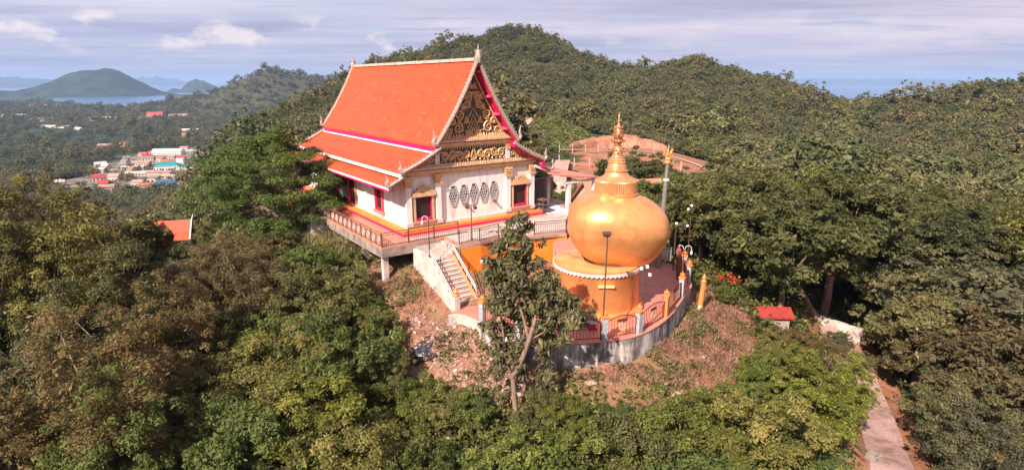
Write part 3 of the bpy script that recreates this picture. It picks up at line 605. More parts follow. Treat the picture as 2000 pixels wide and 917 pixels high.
    opening('window',T,.55,2.0,.72,2.55,'f',0); opening('window',T,CU*2-2.0,CU*2-.55,.72,2.55,'f',0)
    sx=CU-hw
    red=mat('red_trim',(.70,.10,.10),noise=.25)
    opening('window',T,4.6,5.85,.75,2.55,'s',sx,fr=red); opening('door',T,10.6,12.2,.27,2.75,'s',sx,sill=False,fr=mat('red_gilt_trim',(.62,.22,.10),noise=.5))
    opening('window',T,15.3,16.5,.75,2.55,'s',sx,fr=red); opening('window',T,19.8,21.0,.75,2.55,'s',sx,fr=red)
    for v in(2.6,8.0,13.8,18.2,22.4):
        p=MB().box(sx-.2,sx-.003,v-.22,v+.22,.262,3.3).build('pilaster',white,T)
        MB().box(sx-.28,sx-.004,v-.28,v+.28,2.75,3.05).box(sx-.24,sx-.004,v-.25,v+.25,3.302,3.45).build('capital',goldd,p)
    # five lozenge vents
    for i in range(5):
        u=CU-2.02+i*1.0; z=2.25; h=.84; w=.44; fl=.16
        hexa=[(u-w,z),(u-fl,z-h),(u+fl,z-h),(u+w,z),(u+fl,z+h),(u-fl,z+h)]
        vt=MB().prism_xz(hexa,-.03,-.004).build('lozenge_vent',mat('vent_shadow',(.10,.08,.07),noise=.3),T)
        l=MB(); n=6
        for a,b_ in zip(hexa,hexa[1:]+hexa[:1]): l.beam((a[0],-.06,a[1]),(b_[0],-.06,b_[1]),.06,.06,up=(0,1,0))
        for k in range(1,7):
            zz=z-h+k*2*h/7; ww=w-(w-fl)*abs(zz-z)/h; l.box(u-ww,u+ww,-.075,-.032,zz-.026,zz+.026)
            nn=4
            for q in range(1,nn):
                uu=u-ww+2*ww*(q+(.25 if k%2 else -.25))/nn
                if abs(uu-u)<ww: l.box(uu-.024,uu+.024,-.074,-.033,zz-2*h/7+.028,zz-.028)
        l.build('lattice',lattice,vt)
    for u,z in((5.2,1.35),(8.1,1.3)): MB().box(u-.07,u+.07,-.22,-.006,z,z+.16).ball((u,-.28,z+.05),.1,6).build('wall_lamp',iron,T)
    return T
TEMPLE=build_temple()
def gold_extra(nt,b,tc):
    L=nt.links.new
    n=N(nt,'ShaderNodeTexNoise'); n.inputs['Scale'].default_value=1.1; n.inputs['Detail'].default_value=6; n.inputs['Roughness'].default_value=.6; L(tc.outputs['Object'],n.inputs['Vector'])
    r=ramp(nt,[(.3,.26),(.7,.46)]); L(n.outputs[0],r.inputs[0]); L(r.outputs[0],b.inputs['Roughness'])
    v=N(nt,'ShaderNodeTexVoronoi'); v.inputs['Scale'].default_value=1.3; v.feature='DISTANCE_TO_EDGE'; L(tc.outputs['Object'],v.inputs['Vector'])
    n2=N(nt,'ShaderNodeTexNoise'); n2.inputs['Scale'].default_value=.9; n2.inputs['Detail'].default_value=8; n2.inputs['Roughness'].default_value=.7; n2.inputs['Distortion'].default_value=1.; L(tc.outputs['Object'],n2.inputs['Vector'])
    r2=ramp(nt,[(.52,0),(.66,.6)]); L(n2.outputs[0],r2.inputs[0]); src=b.inputs['Base Color'].links[0].from_socket
    m=N(nt,'ShaderNodeMix',data_type='RGBA'); L(r2.outputs[0],m.inputs[0]); L(src,m.inputs[6]); m.inputs[7].default_value=(.62,.24,.06,1); L(m.outputs[2],b.inputs['Base Color'])
# ---------------------------------------------------------------- terraces, stairs, railings
def rt(name,label,cat,group=None): return thing(name,label,cat,(PO[0],PO[1],0),TH,group)
gold_paint=mat('gold_paint',(.93,.405,.15),rough=.42,metal=.55,noise=.2,nscale=.6,bump=.35,bscale=1.3,thr=(.25,.55),fine=(.93,1.04),extra=gold_extra)
gold_leaf=mat('gold_leaf',(.96,.47,.21),rough=.34,metal=.65,noise=.22,nscale=2.,bump=.1,bscale=20)
gold_wall=mat('gold_wall_paint',(.80,.275,.085),rough=.5,metal=.15,noise=.16,nscale=.6,bump=.1,bscale=4,thr=(.3,.6),fine=(.95,1.03))
drum_gold=mat('drum_gold_paint',(.86,.34,.12),rough=.36,metal=.5,noise=.2,nscale=.7,bump=.15,bscale=3,thr=(.3,.6),fine=(.93,1.04),extra=gold_extra)
orange_wall=mat('orange_wall_paint',(.78,.24,.03),rough=.65,noise=.2,nscale=.5)
greyp=mat('grey_post_paint',(.42,.44,.46),rough=.8,noise=.35,nscale=4.)
white_s=mat('white_paint',(.78,.74,.70),rough=.6,noise=.15)
lamp_white=mat('lamp_shade_white',(.82,.80,.78),rough=.4)
def build_platform():
    P=rt('temple_platform','salmon tiled concrete platform on posts around the white temple','platform')
    poly=[(-3.6,-2.7),(1.62,-2.7),(1.62,-5.1),(3.2,-5.35),(5.2,-5.1),(7.6,-6.3),(10.2,-7.2),(12.5,-5.2),(15.5,-4.4),(18.5,-3.4),(18.5,6),(13.5,6),(13.5,26),(-3.0,26),(-3.0,10),(-3.6,9)]
    MB().prism(poly,-.62,-.422).build('slab',conc,P)
    MB().prism([(x*.997+.01,y*.99) for x,y in poly],-.42,-.30).build('tiled_floor',salmon,P)
    # grey paved walk in front of the temple
    MB().prism([(-.9,-2.55),(1.75,-2.55),(1.75,-5.0),(3.2,-5.2),(5.2,-5.0),(7.6,-6.1),(10.2,-7.0),(12.5,-5.0),(15.3,-4.2),(18.3,-3.2),(18.3,-1.5),(-.9,-1.5)],-.298,-.285).build('paved_walk',mat('grey_paving',(.56,.45,.40),rough=.9,col2=(.40,.31,.27),nscale=.6,bump=.2),P)
    MB().box(-3.62,-.92,-2.73,-2.45,-1.05,-.622).box(-3.62,-3.3,-2.4,9,-1.05,-.622).build('edge_beam',conc,P)
    for u,v in((-3.25,-2.35),(-3.2,1.4),(-3.2,5.0)):
        x,y=uvw(u,v); z=gz(x,y); MB().box(u-.2,u+.2,v-.2,v+.2,z-.6,-1.052).build('support_post',concl if v<0 else conc,P)
    MB().box(.12,1.6,-5.08,-2.74,-4.0,-1.35).build('plaza_wall',concl,P)
    MB().box(-.9,1.5,-2.72,-2.44,-2.4,-.625).build('plaza_wall',concl,P)
    return P
build_platform()
b=MB(); x,y=uvw(-3.9,10); 
bl=rt('masonry_block','grey-white masonry block at the far end of the platform railing','masonry block')
MB().box(-4.9,-3.4,9.1,10.9,-2.4,-.35).build('block',concl,bl); MB().box(-5.0,-3.3,9.0,11.0,-.348,-.22).build('coping',conc,bl)
# iron railings along the platform
def railing(name,label,pts,h=1.05,ornate=False,m=None,group=None,base=-.3,bars=True):
    r=rt(name,label,'railing',group); m=m or iron
    b=MB(); PL=[]
    for (x0,y0,z0),(x1,y1,z1) in zip(pts[:-1],pts[1:]):
        a=Vector((x0,y0,z0)); c=Vector((x1,y1,z1)); L_=(c-a).length; up=Vector((0,0,1))
        b.beam(a+up*h,c+up*h,.06,.05); b.beam(a+up*(h-.16),c+up*(h-.16),.035); b.beam(a+up*.1,c+up*.1,.035)
        n=max(1,round(L_/1.9))
        for i in range(n+1): p=a.lerp(c,i/n); PL.append(MB().beam(p,p+up*(h+.03),.07)) if (i or not PL) else None
        if bars:
            n=max(2,int(L_/.17))
            for i in range(1,n): p=a.lerp(c,i/n); b.beam(p+up*.1,p+up*(h-.16),.02)
    b.build('rails_and_bars',m,r); [q_.build('post',m,r) for q_ in PL]
    if ornate:
        o=MB()
        for (x0,y0,z0),(x1,y1,z1) in zip(pts[:-1],pts[1:]):
            a=Vector((x0,y0,z0)); c=Vector((x1,y1,z1)); n=max(1,round((c-a).length/.95)); d=(c-a).normalized()
            for i in range(n):
                p=a.lerp(c,(i+.5)/n)+Vector((0,0,.48))
                for rr in(.30,.15):
                    o.tube([p+(d*math.cos(t)+Vector((0,0,1))*math.sin(t))*rr for t in np.linspace(0,2*PI,13)],.035,5,cap=False)
                for k in range(6):
                    t=k*PI/3; o.beam(p,p+(d*math.cos(t)+Vector((0,0,1))*math.sin(t))*.3,.03)
        o.build('wheel_ornaments',mat('pale_pink_metal',(.66,.46,.40),rough=.6,noise=.4,nscale=7.),r)
    return r
railing('iron_railing','dark iron railing with pale wheel ornaments along the left edge of the platform',[(-3.5,-2.55,-.3),(-3.5,9.0,-.3)],ornate=True,m=mat('rusty_iron',(.30,.12,.075),rough=.6,noise=.4,nscale=8.))
railing('iron_railing','plain dark iron railing along the front of the platform before the corner window',[(-3.5,-2.6,-.3),(2.9,-2.6,-.3)])
railing('iron_railing','short rusty railing around the masonry block under the feathery tree',[(-3.5,9.1,-.22),(-3.5,10.8,-.22),(-4.8,10.8,-.22)],h=1.1,ornate=True)
railing('iron_railing','iron railing on the paved walk above the orange wall left of the front tree',[(1.55,-5.0,-.3),(3.2,-5.25,-.3),(5.1,-5.0,-.3)],h=1.0)
railing('iron_railing','thin railing on the paved walk left of the golden boulder',[(7.7,-6.2,-.3),(10.2,-7.1,-.3),(12.4,-5.1,-.3),(15.2,-4.3,-.3)],h=1.0)
# stairs
def build_stairs():
    S=rt('concrete_stairs','pinkish concrete stairs with a landing from the temple walk down to the lower terrace','staircase')
    pinkc=mat('pink_concrete',(.60,.44,.38),rough=.85,noise=.35,nscale=1.3); 
    b=MB(); n=10; z0,z1=-3.7,-1.3; v0,v1=-8.2,-5.1; dz=(z1-z0)/n; dv=(v1-v0)/n
    for i in range(n): b.box(-.85,.85,v0+dv*i,v1+.02*(i+1),z0-.3-.01*i,z0+dz*(i+1))
    b.build('lower_flight',pinkc,S)
    b=MB()
    for i in range(n): b.box(-.84,.84,v0+dv*i-.03,v0+dv*i+.07,z0+dz*(i+1)+.002,z0+dz*(i+1)+.014)
    b.build('nosing',mat('pale_nosing',(.70,.55,.48),rough=.8),S)
    MB().box(-1.1,.1,-5.08,-2.75,-2.2,-1.3).build('landing',pinkc,S)
    b=MB()
    for i in range(4): b.box(.101+.375*i,1.60-.004*i,-5.05+.004*i,-2.76-.004*i,-1.34+.001*i,-1.1+.2*i)
    b.build('upper_flight',pinkc,S)
    # side walls
    pr=[(-8.4,-3.35),(-5.0,-.75),(-2.75,-.75),(-2.75,-4.8),(-8.4,-6.2)]
    b=MB(); b.add([(x,v,z) for x in(-1.12,-.86) for v,z in pr],[(0,1,2,3,4),(9,8,7,6,5)]+[(i,5+i,5+(i+1)%5,(i+1)%5) for i in range(5)]); b.build('side_wall',concl,S)
    pr=[(-8.3,-3.45),(-5.1,-1.0),(-5.1,-3.75),(-8.3,-3.75)]
    b=MB(); b.add([(x,v,z) for x in(.86,1.04) for v,z in pr],[(0,1,2,3),(7,6,5,4)]+[(i,4+i,4+(i+1)%4,(i+1)%4) for i in range(4)]); b.build('side_wall',mat('orange_wall_pale',(.74,.34,.14),noise=.3),S)
    for x in(-.99,.95):
        b=MB(); steel=mat('steel_rail',(.66,.58,.54),rough=.35,metal=.6)
        for h in(.75,.5): b.tube([(x,-8.25,-3.4+h),(x,-5.05,-.95+h)],.04,6)
        for i in range(6): v=-8.2+i*.62; z=-3.36+i*.475; b.beam((x,v,z-.1),(x,v,z+.75),.045)
        b.build('handrail',steel,S)
    b=MB().box(-1.2,-.78,-8.85,-8.42,-5.2,-2.75); b.build('newel_post',concl,S)
    g=MB().lathe([(.2,-2.75),(.24,-2.65),(.14,-2.55),(.2,-2.42),(.1,-2.25),(.02,-2.05)],(-.99,-8.63,0),10); g.build('newel_finial',gold_wall,S)
    return S
build_stairs()
# orange wall and lower terrace
def P2(u,v): return uvw(u,v)
ow=thing('orange_wall','bright orange retaining wall under the temple walk behind the front tree','retaining wall')
pl=[P2(1.62,-5.12),P2(3.2,-5.37),P2(5.2,-5.12),P2(7.6,-6.32),P2(10.2,-7.22),P2(11,-6),P2(1.7,-4.9)]
MB().prism(pl[::1],-4.2,-.632).build('wall',orange_wall,ow)
FLO=[(-3.94,36.1),(-3.26,36.0),(-1.87,34.3),(-.48,32.8),(1.24,32.0),(2.98,31.55),(5.5,31.9),(7.75,32.8),(10.05,35.4),(12.0,38.9),(13.5,41.9),(13.8,47.0),(9,51),(4,48),(-2,45),(-4.6,40.5)]
tf=MB().prism(FLO,-3.95,-3.7).build('terrace_floor',mat('red_terrace_floor',(.60,.23,.17),rough=.45,noise=.22,nscale=.8)); tag(tf,kind='structure')
# raised orange floor that joins the walk to the golden drum
jf=thing('orange_landing','low orange landing between the paved walk and the golden drum','landing')
MB().prism([(2.9,39.6),(4.3,38.6),(7.0,41.5),(8,46.2),(5.0,46.0),(3.2,43.7)],-3.69,-.85).build('body',orange_wall,jf); MB().prism([(2.95,39.65),(4.3,38.7),(6.9,41.5),(7.9,46.1),(5.0,45.9),(3.25,43.7)],-.848,-.82).build('floor',salmon,jf)
def arc_wall(pts,th,z0f,z1,name,m,parent=None):
    """a wall that follows pts in plan"""
    n=len(pts); L_=[];Rr=[]
    for i,p in enumerate(pts):
        a=Vector(pts[max(i-1,0)]);c=Vector(pts[min(i+1,n-1)]); d=(c-a).normalized(); nrm=Vector((d.y,-d.x)); L_.append(Vector(p)+nrm*th/2); Rr.append(Vector(p)-nrm*th/2)
    V=[];
    for l,r_ in zip(L_,Rr): zb=z0f(*l); V+= [(l.x,l.y,zb),(r_.x,r_.y,zb),(r_.x,r_.y,z1),(l.x,l.y,z1)]
    F=[]
    for i in range(n-1):
        a=i*4;c=a+4; F+=[(a,c,c+3,a+3),(a+3,c+3,c+2,a+2),(a+2,c+2,c+1,a+1)]
    F+=[(0,3,2,1),tuple(4*(n-1)+k for k in(0,1,2,3))]
    return MB().add(V,F).build(name,m,parent)
def resample(pts,step):
    out=[]
    for (x0,y0),(x1,y1) in zip(pts[:-1],pts[1:]):
        n=max(1,int(math.hypot(x1-x0,y1-y0)/step))
        out+=[(x0+(x1-x0)*i/n,y0+(y1-y0)*i/n) for i in range(n)]
    return out+[pts[-1]]
def smooth_line(pts,k=6):
    out=[];n=len(pts)
    for i in range(n-1):
        p0,p1,p2,p3=[Vector(pts[max(0,min(n-1,i+q))]) for q in(-1,0,1,2)]
        for j in range(k):
            t=j/k; q=.5*((2*p1)+(p2-p0)*t+(2*p0-5*p1+4*p2-p3)*t*t+(3*p1-p0-3*p2+p3)*t**3); out.append((q.x,q.y))
    return out+[tuple(pts[-1])]
WALL=[(-1.87,34.22),(-.5,32.7),(1.2,31.88),(2.98,31.45),(5.5,31.77),(7.8,32.7),(10.12,35.3),(12.1,38.85),(13.6,41.9),(13.95,46.5)]
def drip_extra(nt,b,tc):
    L=nt.links.new; mp=N(nt,'ShaderNodeMapping'); mp.inputs[3].default_value=(2.2,2.2,.35); L(tc.outputs['Object'],mp.inputs[0])
    n=N(nt,'ShaderNodeTexNoise'); n.inputs['Scale'].default_value=1.; n.inputs['Detail'].default_value=7; n.inputs['Roughness'].default_value=.65; L(mp.outputs[0],n.inputs['Vector'])
    r=ramp(nt,[(.42,(.22,.20,.19)),(.56,(1,1,1))]); L(n.outputs[0],r.inputs[0]); src=b.inputs['Base Color'].links[0].from_socket
    m=N(nt,'ShaderNodeMix',data_type='RGBA',blend_type='MULTIPLY'); m.inputs[0].default_value=.85; L(src,m.inputs[6]); L(r.outputs[0],m.inputs[7]); L(m.outputs[2],b.inputs['Base Color'])
stain=mat('weathered_retaining_wall',(.64,.56,.51),rough=.95,col2=(.22,.19,.175),nscale=.75,thr=(.36,.56),bump=.5,bscale=9,extra=drip_extra)
rw=arc_wall(smooth_line(WALL),.28,lambda x,y:gz(x,y)-1.0,-3.62,'retaining_wall',stain); tag(rw,'stained grey concrete retaining wall curving round the lower terrace','retaining wall')
fl=arc_wall([(x*1.0,y) for x,y in smooth_line(WALL)],.34,lambda x,y:-3.618,-3.56,'coping',mat('red_coping',(.60,.24,.17),rough=.6,noise=.2)); fl.parent=rw
pp=arc_wall(smooth_line([(-4.2,35.7),(-3.3,35.75),(-1.87,34.22)]),.25,lambda x,y:gz(x,y)-.8,-3.64,'retaining_wall',concl); tag(pp,'low pale kerb wall at the foot of the concrete stairs','retaining wall')
POSTS=[(-1.87,34.25),(.4,32.2),(2.98,31.5),(5.5,31.85),(7.75,32.75),(10.05,35.35),(12.1,38.95),(13.45,41.8),(13.8,44.3)]
pl_lab=['at the foot of the stairs','hidden half behind the front tree','just right of the front tree','at the tall floodlight pole','under the white lamps by the drum','in the middle of the terrace wall bend','beside the double-armed lamp','near the far end of the terrace wall','last along the terrace wall']
for i,(x,y) in enumerate(POSTS):
    p=thing('fence_post','square grey fence post with golden flame top '+pl_lab[i],'fence post',(x,y,-3.56),math.atan2(*( (POSTS[min(i+1,8)][1]-POSTS[max(i-1,0)][1]),(POSTS[min(i+1,8)][0]-POSTS[max(i-1,0)][0]))),'posts of the terrace fence')
    tall=i in(5,6,7)
    MB().box(-.17,.17,-.17,.17,-.2,1.4).build('shaft',greyp if i not in(5,) else gold_wall,p); MB().box(-.22,.22,-.22,.22,1.402,1.51).build('cap',gold_wall,p)
    f=MB().lathe([(.11,1.272),(.13,1.32),(.06,1.36),(.09,1.43),(.10,1.48),(.04,1.58),(.01,1.72)],(0,0,0),8)
    for k in range(4): a=k*PI/2; f.tube([(.07*math.cos(a),.07*math.sin(a),1.38),(.16*math.cos(a),.16*math.sin(a),1.45),(.12*math.cos(a),.12*math.sin(a),1.58)],[.035,.035,.01],5)
    f.v=[(a_,b_,c_+.24) for a_,b_,c_ in f.v]; f.build('flame_finial',gold_wall,p)
ga_lab=['between the stairs and the front tree','behind the front tree','first right of the front tree trunk','left of the tall floodlight pole','right of the tall floodlight pole','third right of the floodlight pole','up to the double-armed lamp','beyond the double-armed lamp','farthest along the terrace wall']
redrail=mat('rust_red_iron',(.22,.055,.035),rough=.6,noise=.3,nscale=5.)
for i,(a,c) in enumerate(zip(POSTS[:-1],POSTS[1:])):
    A=Vector((*a,-3.56));C_=Vector((*c,-3.56)); d=(C_-A); L_=d.length; rz=math.atan2(d.y,d.x)
    lab='arched iron fence panel with small dark plate '+ (ga_lab[i] if i<2 else ga_lab[i+1])
    g=thing('arched_fence',lab,'fence',A,rz,'panels of the terrace fence')
    b=MB(); x0,x1=.24,L_-.24
    top=lambda x:1.12+.26*math.sin(PI*(x-x0)/(x1-x0))
    xs=np.linspace(x0,x1,13); b.tube([(x,0,top(x)) for x in xs],.035,5); b.tube([(x0,0,.1),(x1,0,.1)],.035,5); b.tube([(x0,0,.04),(x0,0,top(x0))],.035,5); b.tube([(x1,0,.04),(x1,0,top(x1))],.035,5)
    n=int((x1-x0)/.2)
    for k in range(1,n): x=x0+(x1-x0)*k/n; b.beam((x,0,.1),(x,0,top(x)),.022)
    b.build('bars',redrail,g); m=(x0+x1)/2
    w=MB().tube([(m+.22*math.cos(t),-.02,.62+.22*math.sin(t)) for t in np.linspace(0,2*PI,13)],.03,5,cap=False)
    for k in range(4): t=k*PI/4; w.beam((m-.22*math.cos(t),-.02,.62-.22*math.sin(t)),(m+.22*math.cos(t),-.02,.62+.22*math.sin(t)),.025)
    w.build('wheel_emblem',mat('pale_wheel',(.62,.36,.20),rough=.6),g)
    MB().box(m-.35,m+.35,-.05,-.02,.98,1.14).build('plate',mat('dark_plate',(.07,.04,.035),rough=.6),g)
railing('iron_railing','low thin railing on the orange landing beside the golden drum',[tuple(q)+(-.82,) for q in []] or [(*((np.array((3.1,39.75))-PO)@np.stack([UB,VA],1)),-.82),(*((np.array((4.0,39.05))-PO)@np.stack([UB,VA],1)),-.82),(*((np.array((4.9,37.9))-PO)@np.stack([UB,VA],1)),-.82)],h=.6,m=mat('pinkish_iron',(.40,.22,.16),rough=.6))
# ---------------------------------------------------------------- golden drum, boulder and stupa
DX,DY=5.85,37.9
def build_drum():
    D=thing('golden_drum','round golden pedestal with white scalloped fringe under the boulder','pedestal',(DX,DY,-3.7))
    MB().lathe([(3.2,.0),(3.2,.34),(3.1,.42),(3.1,.44)],k=64).build('plinth',gold_wall,D,smooth=True)
    MB().lathe([(2.95,.442),(2.92,.7),(2.90,2.9),(2.94,2.98),(2.94,3.12),(2.8,3.16)],k=64).build('drum',drum_gold,D,smooth=True)
    MB().lathe([(2.86,3.162),(2.86,3.20)],k=48).build('top_floor',mat('ochre_floor',(.62,.36,.13),rough=.7,noise=.35,nscale=1.2),D)
    f=MB(); n=64
    for i in range(n):
        a0=2*PI*i/n;a1=2*PI*(i+.94)/n;am=(a0+a1)/2
        q=lambda a,r,z:(r*math.cos(a),r*math.sin(a),z)
        f.add([q(a0,2.96,3.13),q(a1,2.96,3.13),q(a1,2.97,2.98),q(am,2.98,2.89),q(a0,2.97,2.98),q(a0,3.02,3.13),q(a1,3.02,3.13),q(a1,3.03,2.98),q(am,3.04,2.89),q(a0,3.03,2.98)],[(0,1,2,3,4),(9,8,7,6,5),(0,5,6,1),(1,6,7,2),(2,7,8,3),(3,8,9,4),(4,9,5,0)])
    f.build('scalloped_fringe',mat('greyish_fringe',(.62,.56,.54),rough=.8,noise=.2),D)
    a=math.atan2(-1,-.05); 
    MB().box(-.35,.7,-3.06,-2.92,2.28,2.44).build('name_plate',mat('pale_gold_plate',(.80,.50,.20),rough=.5),D)
    return D
build_drum()
BX,BY,BZ=7.2,38.5,1.62
def build_rock():
    n=96; m_=48; V=[];F=[]
    rs=np.random.default_rng(5); ph=rs.uniform(0,6.28,(14,)); dr=rs.normal(size=(14,3)); fr=rs.uniform(1.2,3.6,14)
    for i in range(m_+1):
        th=PI*i/m_
        for j in range(n):
            a=2*PI*j/n; d=np.array([math.sin(th)*math.cos(a),math.sin(th)*math.sin(a),math.cos(th)])
            p=2.75; k=(abs(d[0])**p+abs(d[1])**p+abs(d[2])**p)**(-1/p); q=d*k
            s=1+.022*sum(math.sin(fr[t]*(dr[t]@d)+ph[t]) for t in range(14))/2.2
            x=q[0]*3.35*s; y=q[1]*3.2*s; z=q[2]*2.56*s
            z-= .17*x*(1 if x>0 else .35)        # droops to the right
            if z<0: w=1+.13*z*.55; x*=max(.55,w+.02); y*=max(.55,w); x+= -z*-.06
            if z>1.2: x*=1-.05*(z-1.2)
            V.append((x,y,z))
    for i in range(m_):
        for j in range(n): F.append((i*n+j,(i+1)*n+j,(i+1)*n+(j+1)%n,i*n+(j+1)%n))
    b=MB().add(V,F); o=b.build('golden_boulder',gold_paint,smooth=True); o.location=(BX,BY,BZ)
    tag(o,'huge rounded boulder painted shining gold balanced on the drum','boulder')
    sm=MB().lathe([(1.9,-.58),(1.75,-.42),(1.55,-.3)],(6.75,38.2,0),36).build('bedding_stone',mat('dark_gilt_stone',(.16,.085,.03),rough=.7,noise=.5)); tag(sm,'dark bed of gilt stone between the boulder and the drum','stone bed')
build_rock()
def build_stupa():
    S=thing('golden_stupa','small golden stupa with ribbed base and flower rings on top of the boulder','stupa',(7.0,38.5,0))
    MB().lathe([(1.42,3.75),(1.50,3.98),(1.50,4.10),(1.40,4.16)],k=48).build('base_ring',gold_leaf,S,smooth=True)
    MB().lathe([(1.38,4.162),(1.40,4.2),(1.40,4.92),(1.36,4.98)],k=120,flute=1,amp=.028).build('ribbed_band',gold_leaf,S)
    MB().lathe([(1.34,4.982),(1.22,5.06),(.98,5.16),(.82,5.32),(.73,5.5),(.76,5.56),(.76,5.63),(.66,5.66),(.62,5.9),(.56,6.1)],k=40).build('bell',gold_leaf,S,smooth=True)
    b=MB().lathe([(.57,6.102),(.60,6.16),(.54,6.22),(.50,6.26),(.53,6.31),(.46,6.37),(.42,6.42),(.44,6.47),(.38,6.53),(.36,6.58),(.38,6.63),(.32,6.7),(.34,6.76),(.29,6.84),(.30,6.92),(.26,7.0),(.24,7.2)],k=28); b.build('spire_rings',gold_leaf,S,smooth=True)
    copper=mat('copper_gilt',(.70,.30,.14),rough=.38,metal=.6,noise=.4,nscale=6.)
    for z,r in((6.94,.60),(7.52,.44)):
        f=MB().lathe([(.25,z-.1),(.3,z),(.25,z+.1)],k=16)
        n=10
        for i in range(n):
            a=2*PI*i/n; c,s=math.cos(a),math.sin(a); f.tube([(.24*c,.24*s,z-.04),(r*.8*c,r*.8*s,z-.02),(r*c,r*s,z+.1)],[.03,.035,.03],5); f.ball((r*c,r*s,z+.06),.075,6)
        f.build('flower_ring',copper,S)
    MB().lathe([(.23,7.202),(.24,7.45),(.2,7.6),(.29,7.72),(.31,7.95),(.26,8.2),(.2,8.38),(.16,8.5),(.09,8.62)],k=20).build('lotus_bud',copper,S,smooth=True)
    f=MB()
    for zz,rr in((7.8,.34),(8.1,.3),(8.35,.24)):
        for i in range(8): a=2*PI*i/8+zz; f.cone((rr*.8*math.cos(a),rr*.8*math.sin(a),zz),(rr*1.25*math.cos(a),rr*1.25*math.sin(a),zz+.22),.06,4)
    f.build('bud_petals',copper,S)
    MB().tube([(0,0,8.6),(0,0,8.8),(0,0,9.1),(0,0,9.35)],[.08,.06,.06,.02],8).lathe([(.06,8.78),(.12,8.82),(.06,8.86)],k=10).tube([(0,0,9.34),(.02,0,9.75)],[.012,.008],5).build('tip',gold_leaf,S)
    return S
build_stupa()
# donation shelf in front of the drum
d=thing('offering_table','small white and red offering table against the golden drum','table',(4.7,33.7,-3.7))
MB().box(-.65,.65,-.3,.3,.72,.80).build('table_top',mat('brown_top',(.16,.07,.05)),d); MB().box(-.62,.62,-.27,.27,.42,.719).build('white_cloth',white_s,d); MB().box(-.55,.55,-.24,.24,.12,.419).build('red_panel',redp,d)
for sx in(-.56,.56):
    for sy in(-.22,.22): MB().box(sx-.04,sx+.04,sy-.04,sy+.04,0,.119).build('leg',iron,d)
MB().tube([(.3,0,.8),(.36,0,1.35)],.035,6).build('incense_stick_holder',iron,d)
# ---------------------------------------------------------------- lamps and poles
def lamp(name,label,loc,h,heads,r=.05,arm=None,rz=0,polem=None,lean=0.):
    t=thing(name,label,'lamp post',loc,rz)
    p=MB().tube([(0,0,0),(lean*.5,0,h*.5),(lean,0,h)],[r*1.25,r,r*.85],8); p.lathe([(r*2.4,0),(r*2.4,.08),(r*1.3,.14)],k=10); p.build('pole',polem or iron,t)
    for kind,dx,dz in heads:
        if kind=='flood':
            MB().box(dx-.24,dx+.24,-.2,.12,h+dz,h+dz+.13).add([(dx-.24,-.2,h+dz),(dx+.24,-.2,h+dz),(dx+.24,.12,h+dz),(dx-.24,.12,h+dz),(dx-.16,-.12,h+dz-.14),(dx+.16,-.12,h+dz-.14),(dx+.16,.06,h+dz-.14),(dx-.16,.06,h+dz-.14)],[(4,5,6,7),(0,1,5,4),(1,2,6,5),(2,3,7,6),(3,0,4,7)]).build('floodlight',iron,t)
        elif kind=='arc':
            MB().tube([(0,0,h-.1),(dx*.25,0,h+dz*.8),(dx*.65,0,h+dz),(dx*.95,0,h+dz*.5),(dx,0,h-.15)],.022,6).build('curved_arm',white_s,t)
            MB().lathe([(.03,.08),(.07,.0),(.08,-.1),(.06,-.19),(.015,-.2)],(dx,0,h-.2),10).build('lamp_shade',lamp_white,t,smooth=True)
        elif kind=='box':
            MB().box(dx-.08,dx+.08,-.07,.07,h+dz-.08,h+dz+.08).build('lamp_head',lamp_white,t)
            if dx: MB().beam((0,0,h+dz),(dx,0,h+dz),.035).build('arm',iron,t)
        elif kind=='spot':
            MB().beam((0,0,h+dz),(dx,0,h+dz+.03),.04).tube([(dx*.7,-.05,h+dz+.02),(dx*1.15,-.25,h+dz-.16)],[.11,.15],8).build('spotlight',iron,t)
    return t
lamp('lamp_post','tall dark pole with flat floodlight in front of the golden boulder',(5.38,31.8,-3.6),6.55,[('flood',0,0)],.045,lean=.06)
lamp('lamp_post','slim pole with curved white arm above the stair wall',(-5.9,39.7,-.78),2.75,[('arc',-.45,.22)],.04)
lamp('lamp_post','slim pole with two small spotlights on the walk before the lozenge vents',(*uvw(2.9,-4.6),-.3),2.75,[('spot',-.28,-.05),('spot',.3,-.08)],.04)
lamp('lamp_post','double-armed curved lamp at the right side of the terrace',(12.25,39.5,-3.6),3.45,[('arc',.5,.25),('arc',-.5,.25)],.045,rz=-.2)
lamp('lamp_post','thin pole with white lamps at the drum fringe right of the floodlight',(7.85,32.9,-3.6),4.2,[('box',-.12,-.05),('box',.22,.06),('box',.4,-.45)],.04)
lamp('lamp_post','thin pole standing half hidden behind the front tree crown',(2.85,31.6,-3.6),2.6,[('box',0,0)],.04)
lamp('lamp_post','thin pole with bracket at the foot of the stairs',(-1.75,34.4,-3.6),4.3,[('box',-.14,-.2)],.045)
lamp('lamp_post','tall thin pole with white lamp before the dark trees on the right',(14.9,47,-4.6),6.0,[('box',0,0),('box',-.25,-.3)],.045)
lamp('lamp_post','shorter thin pole with white lamp against the dark trees',(13.3,45.5,-3.8),4.05,[('box',0,0),('box',.9,-.2)],.045)
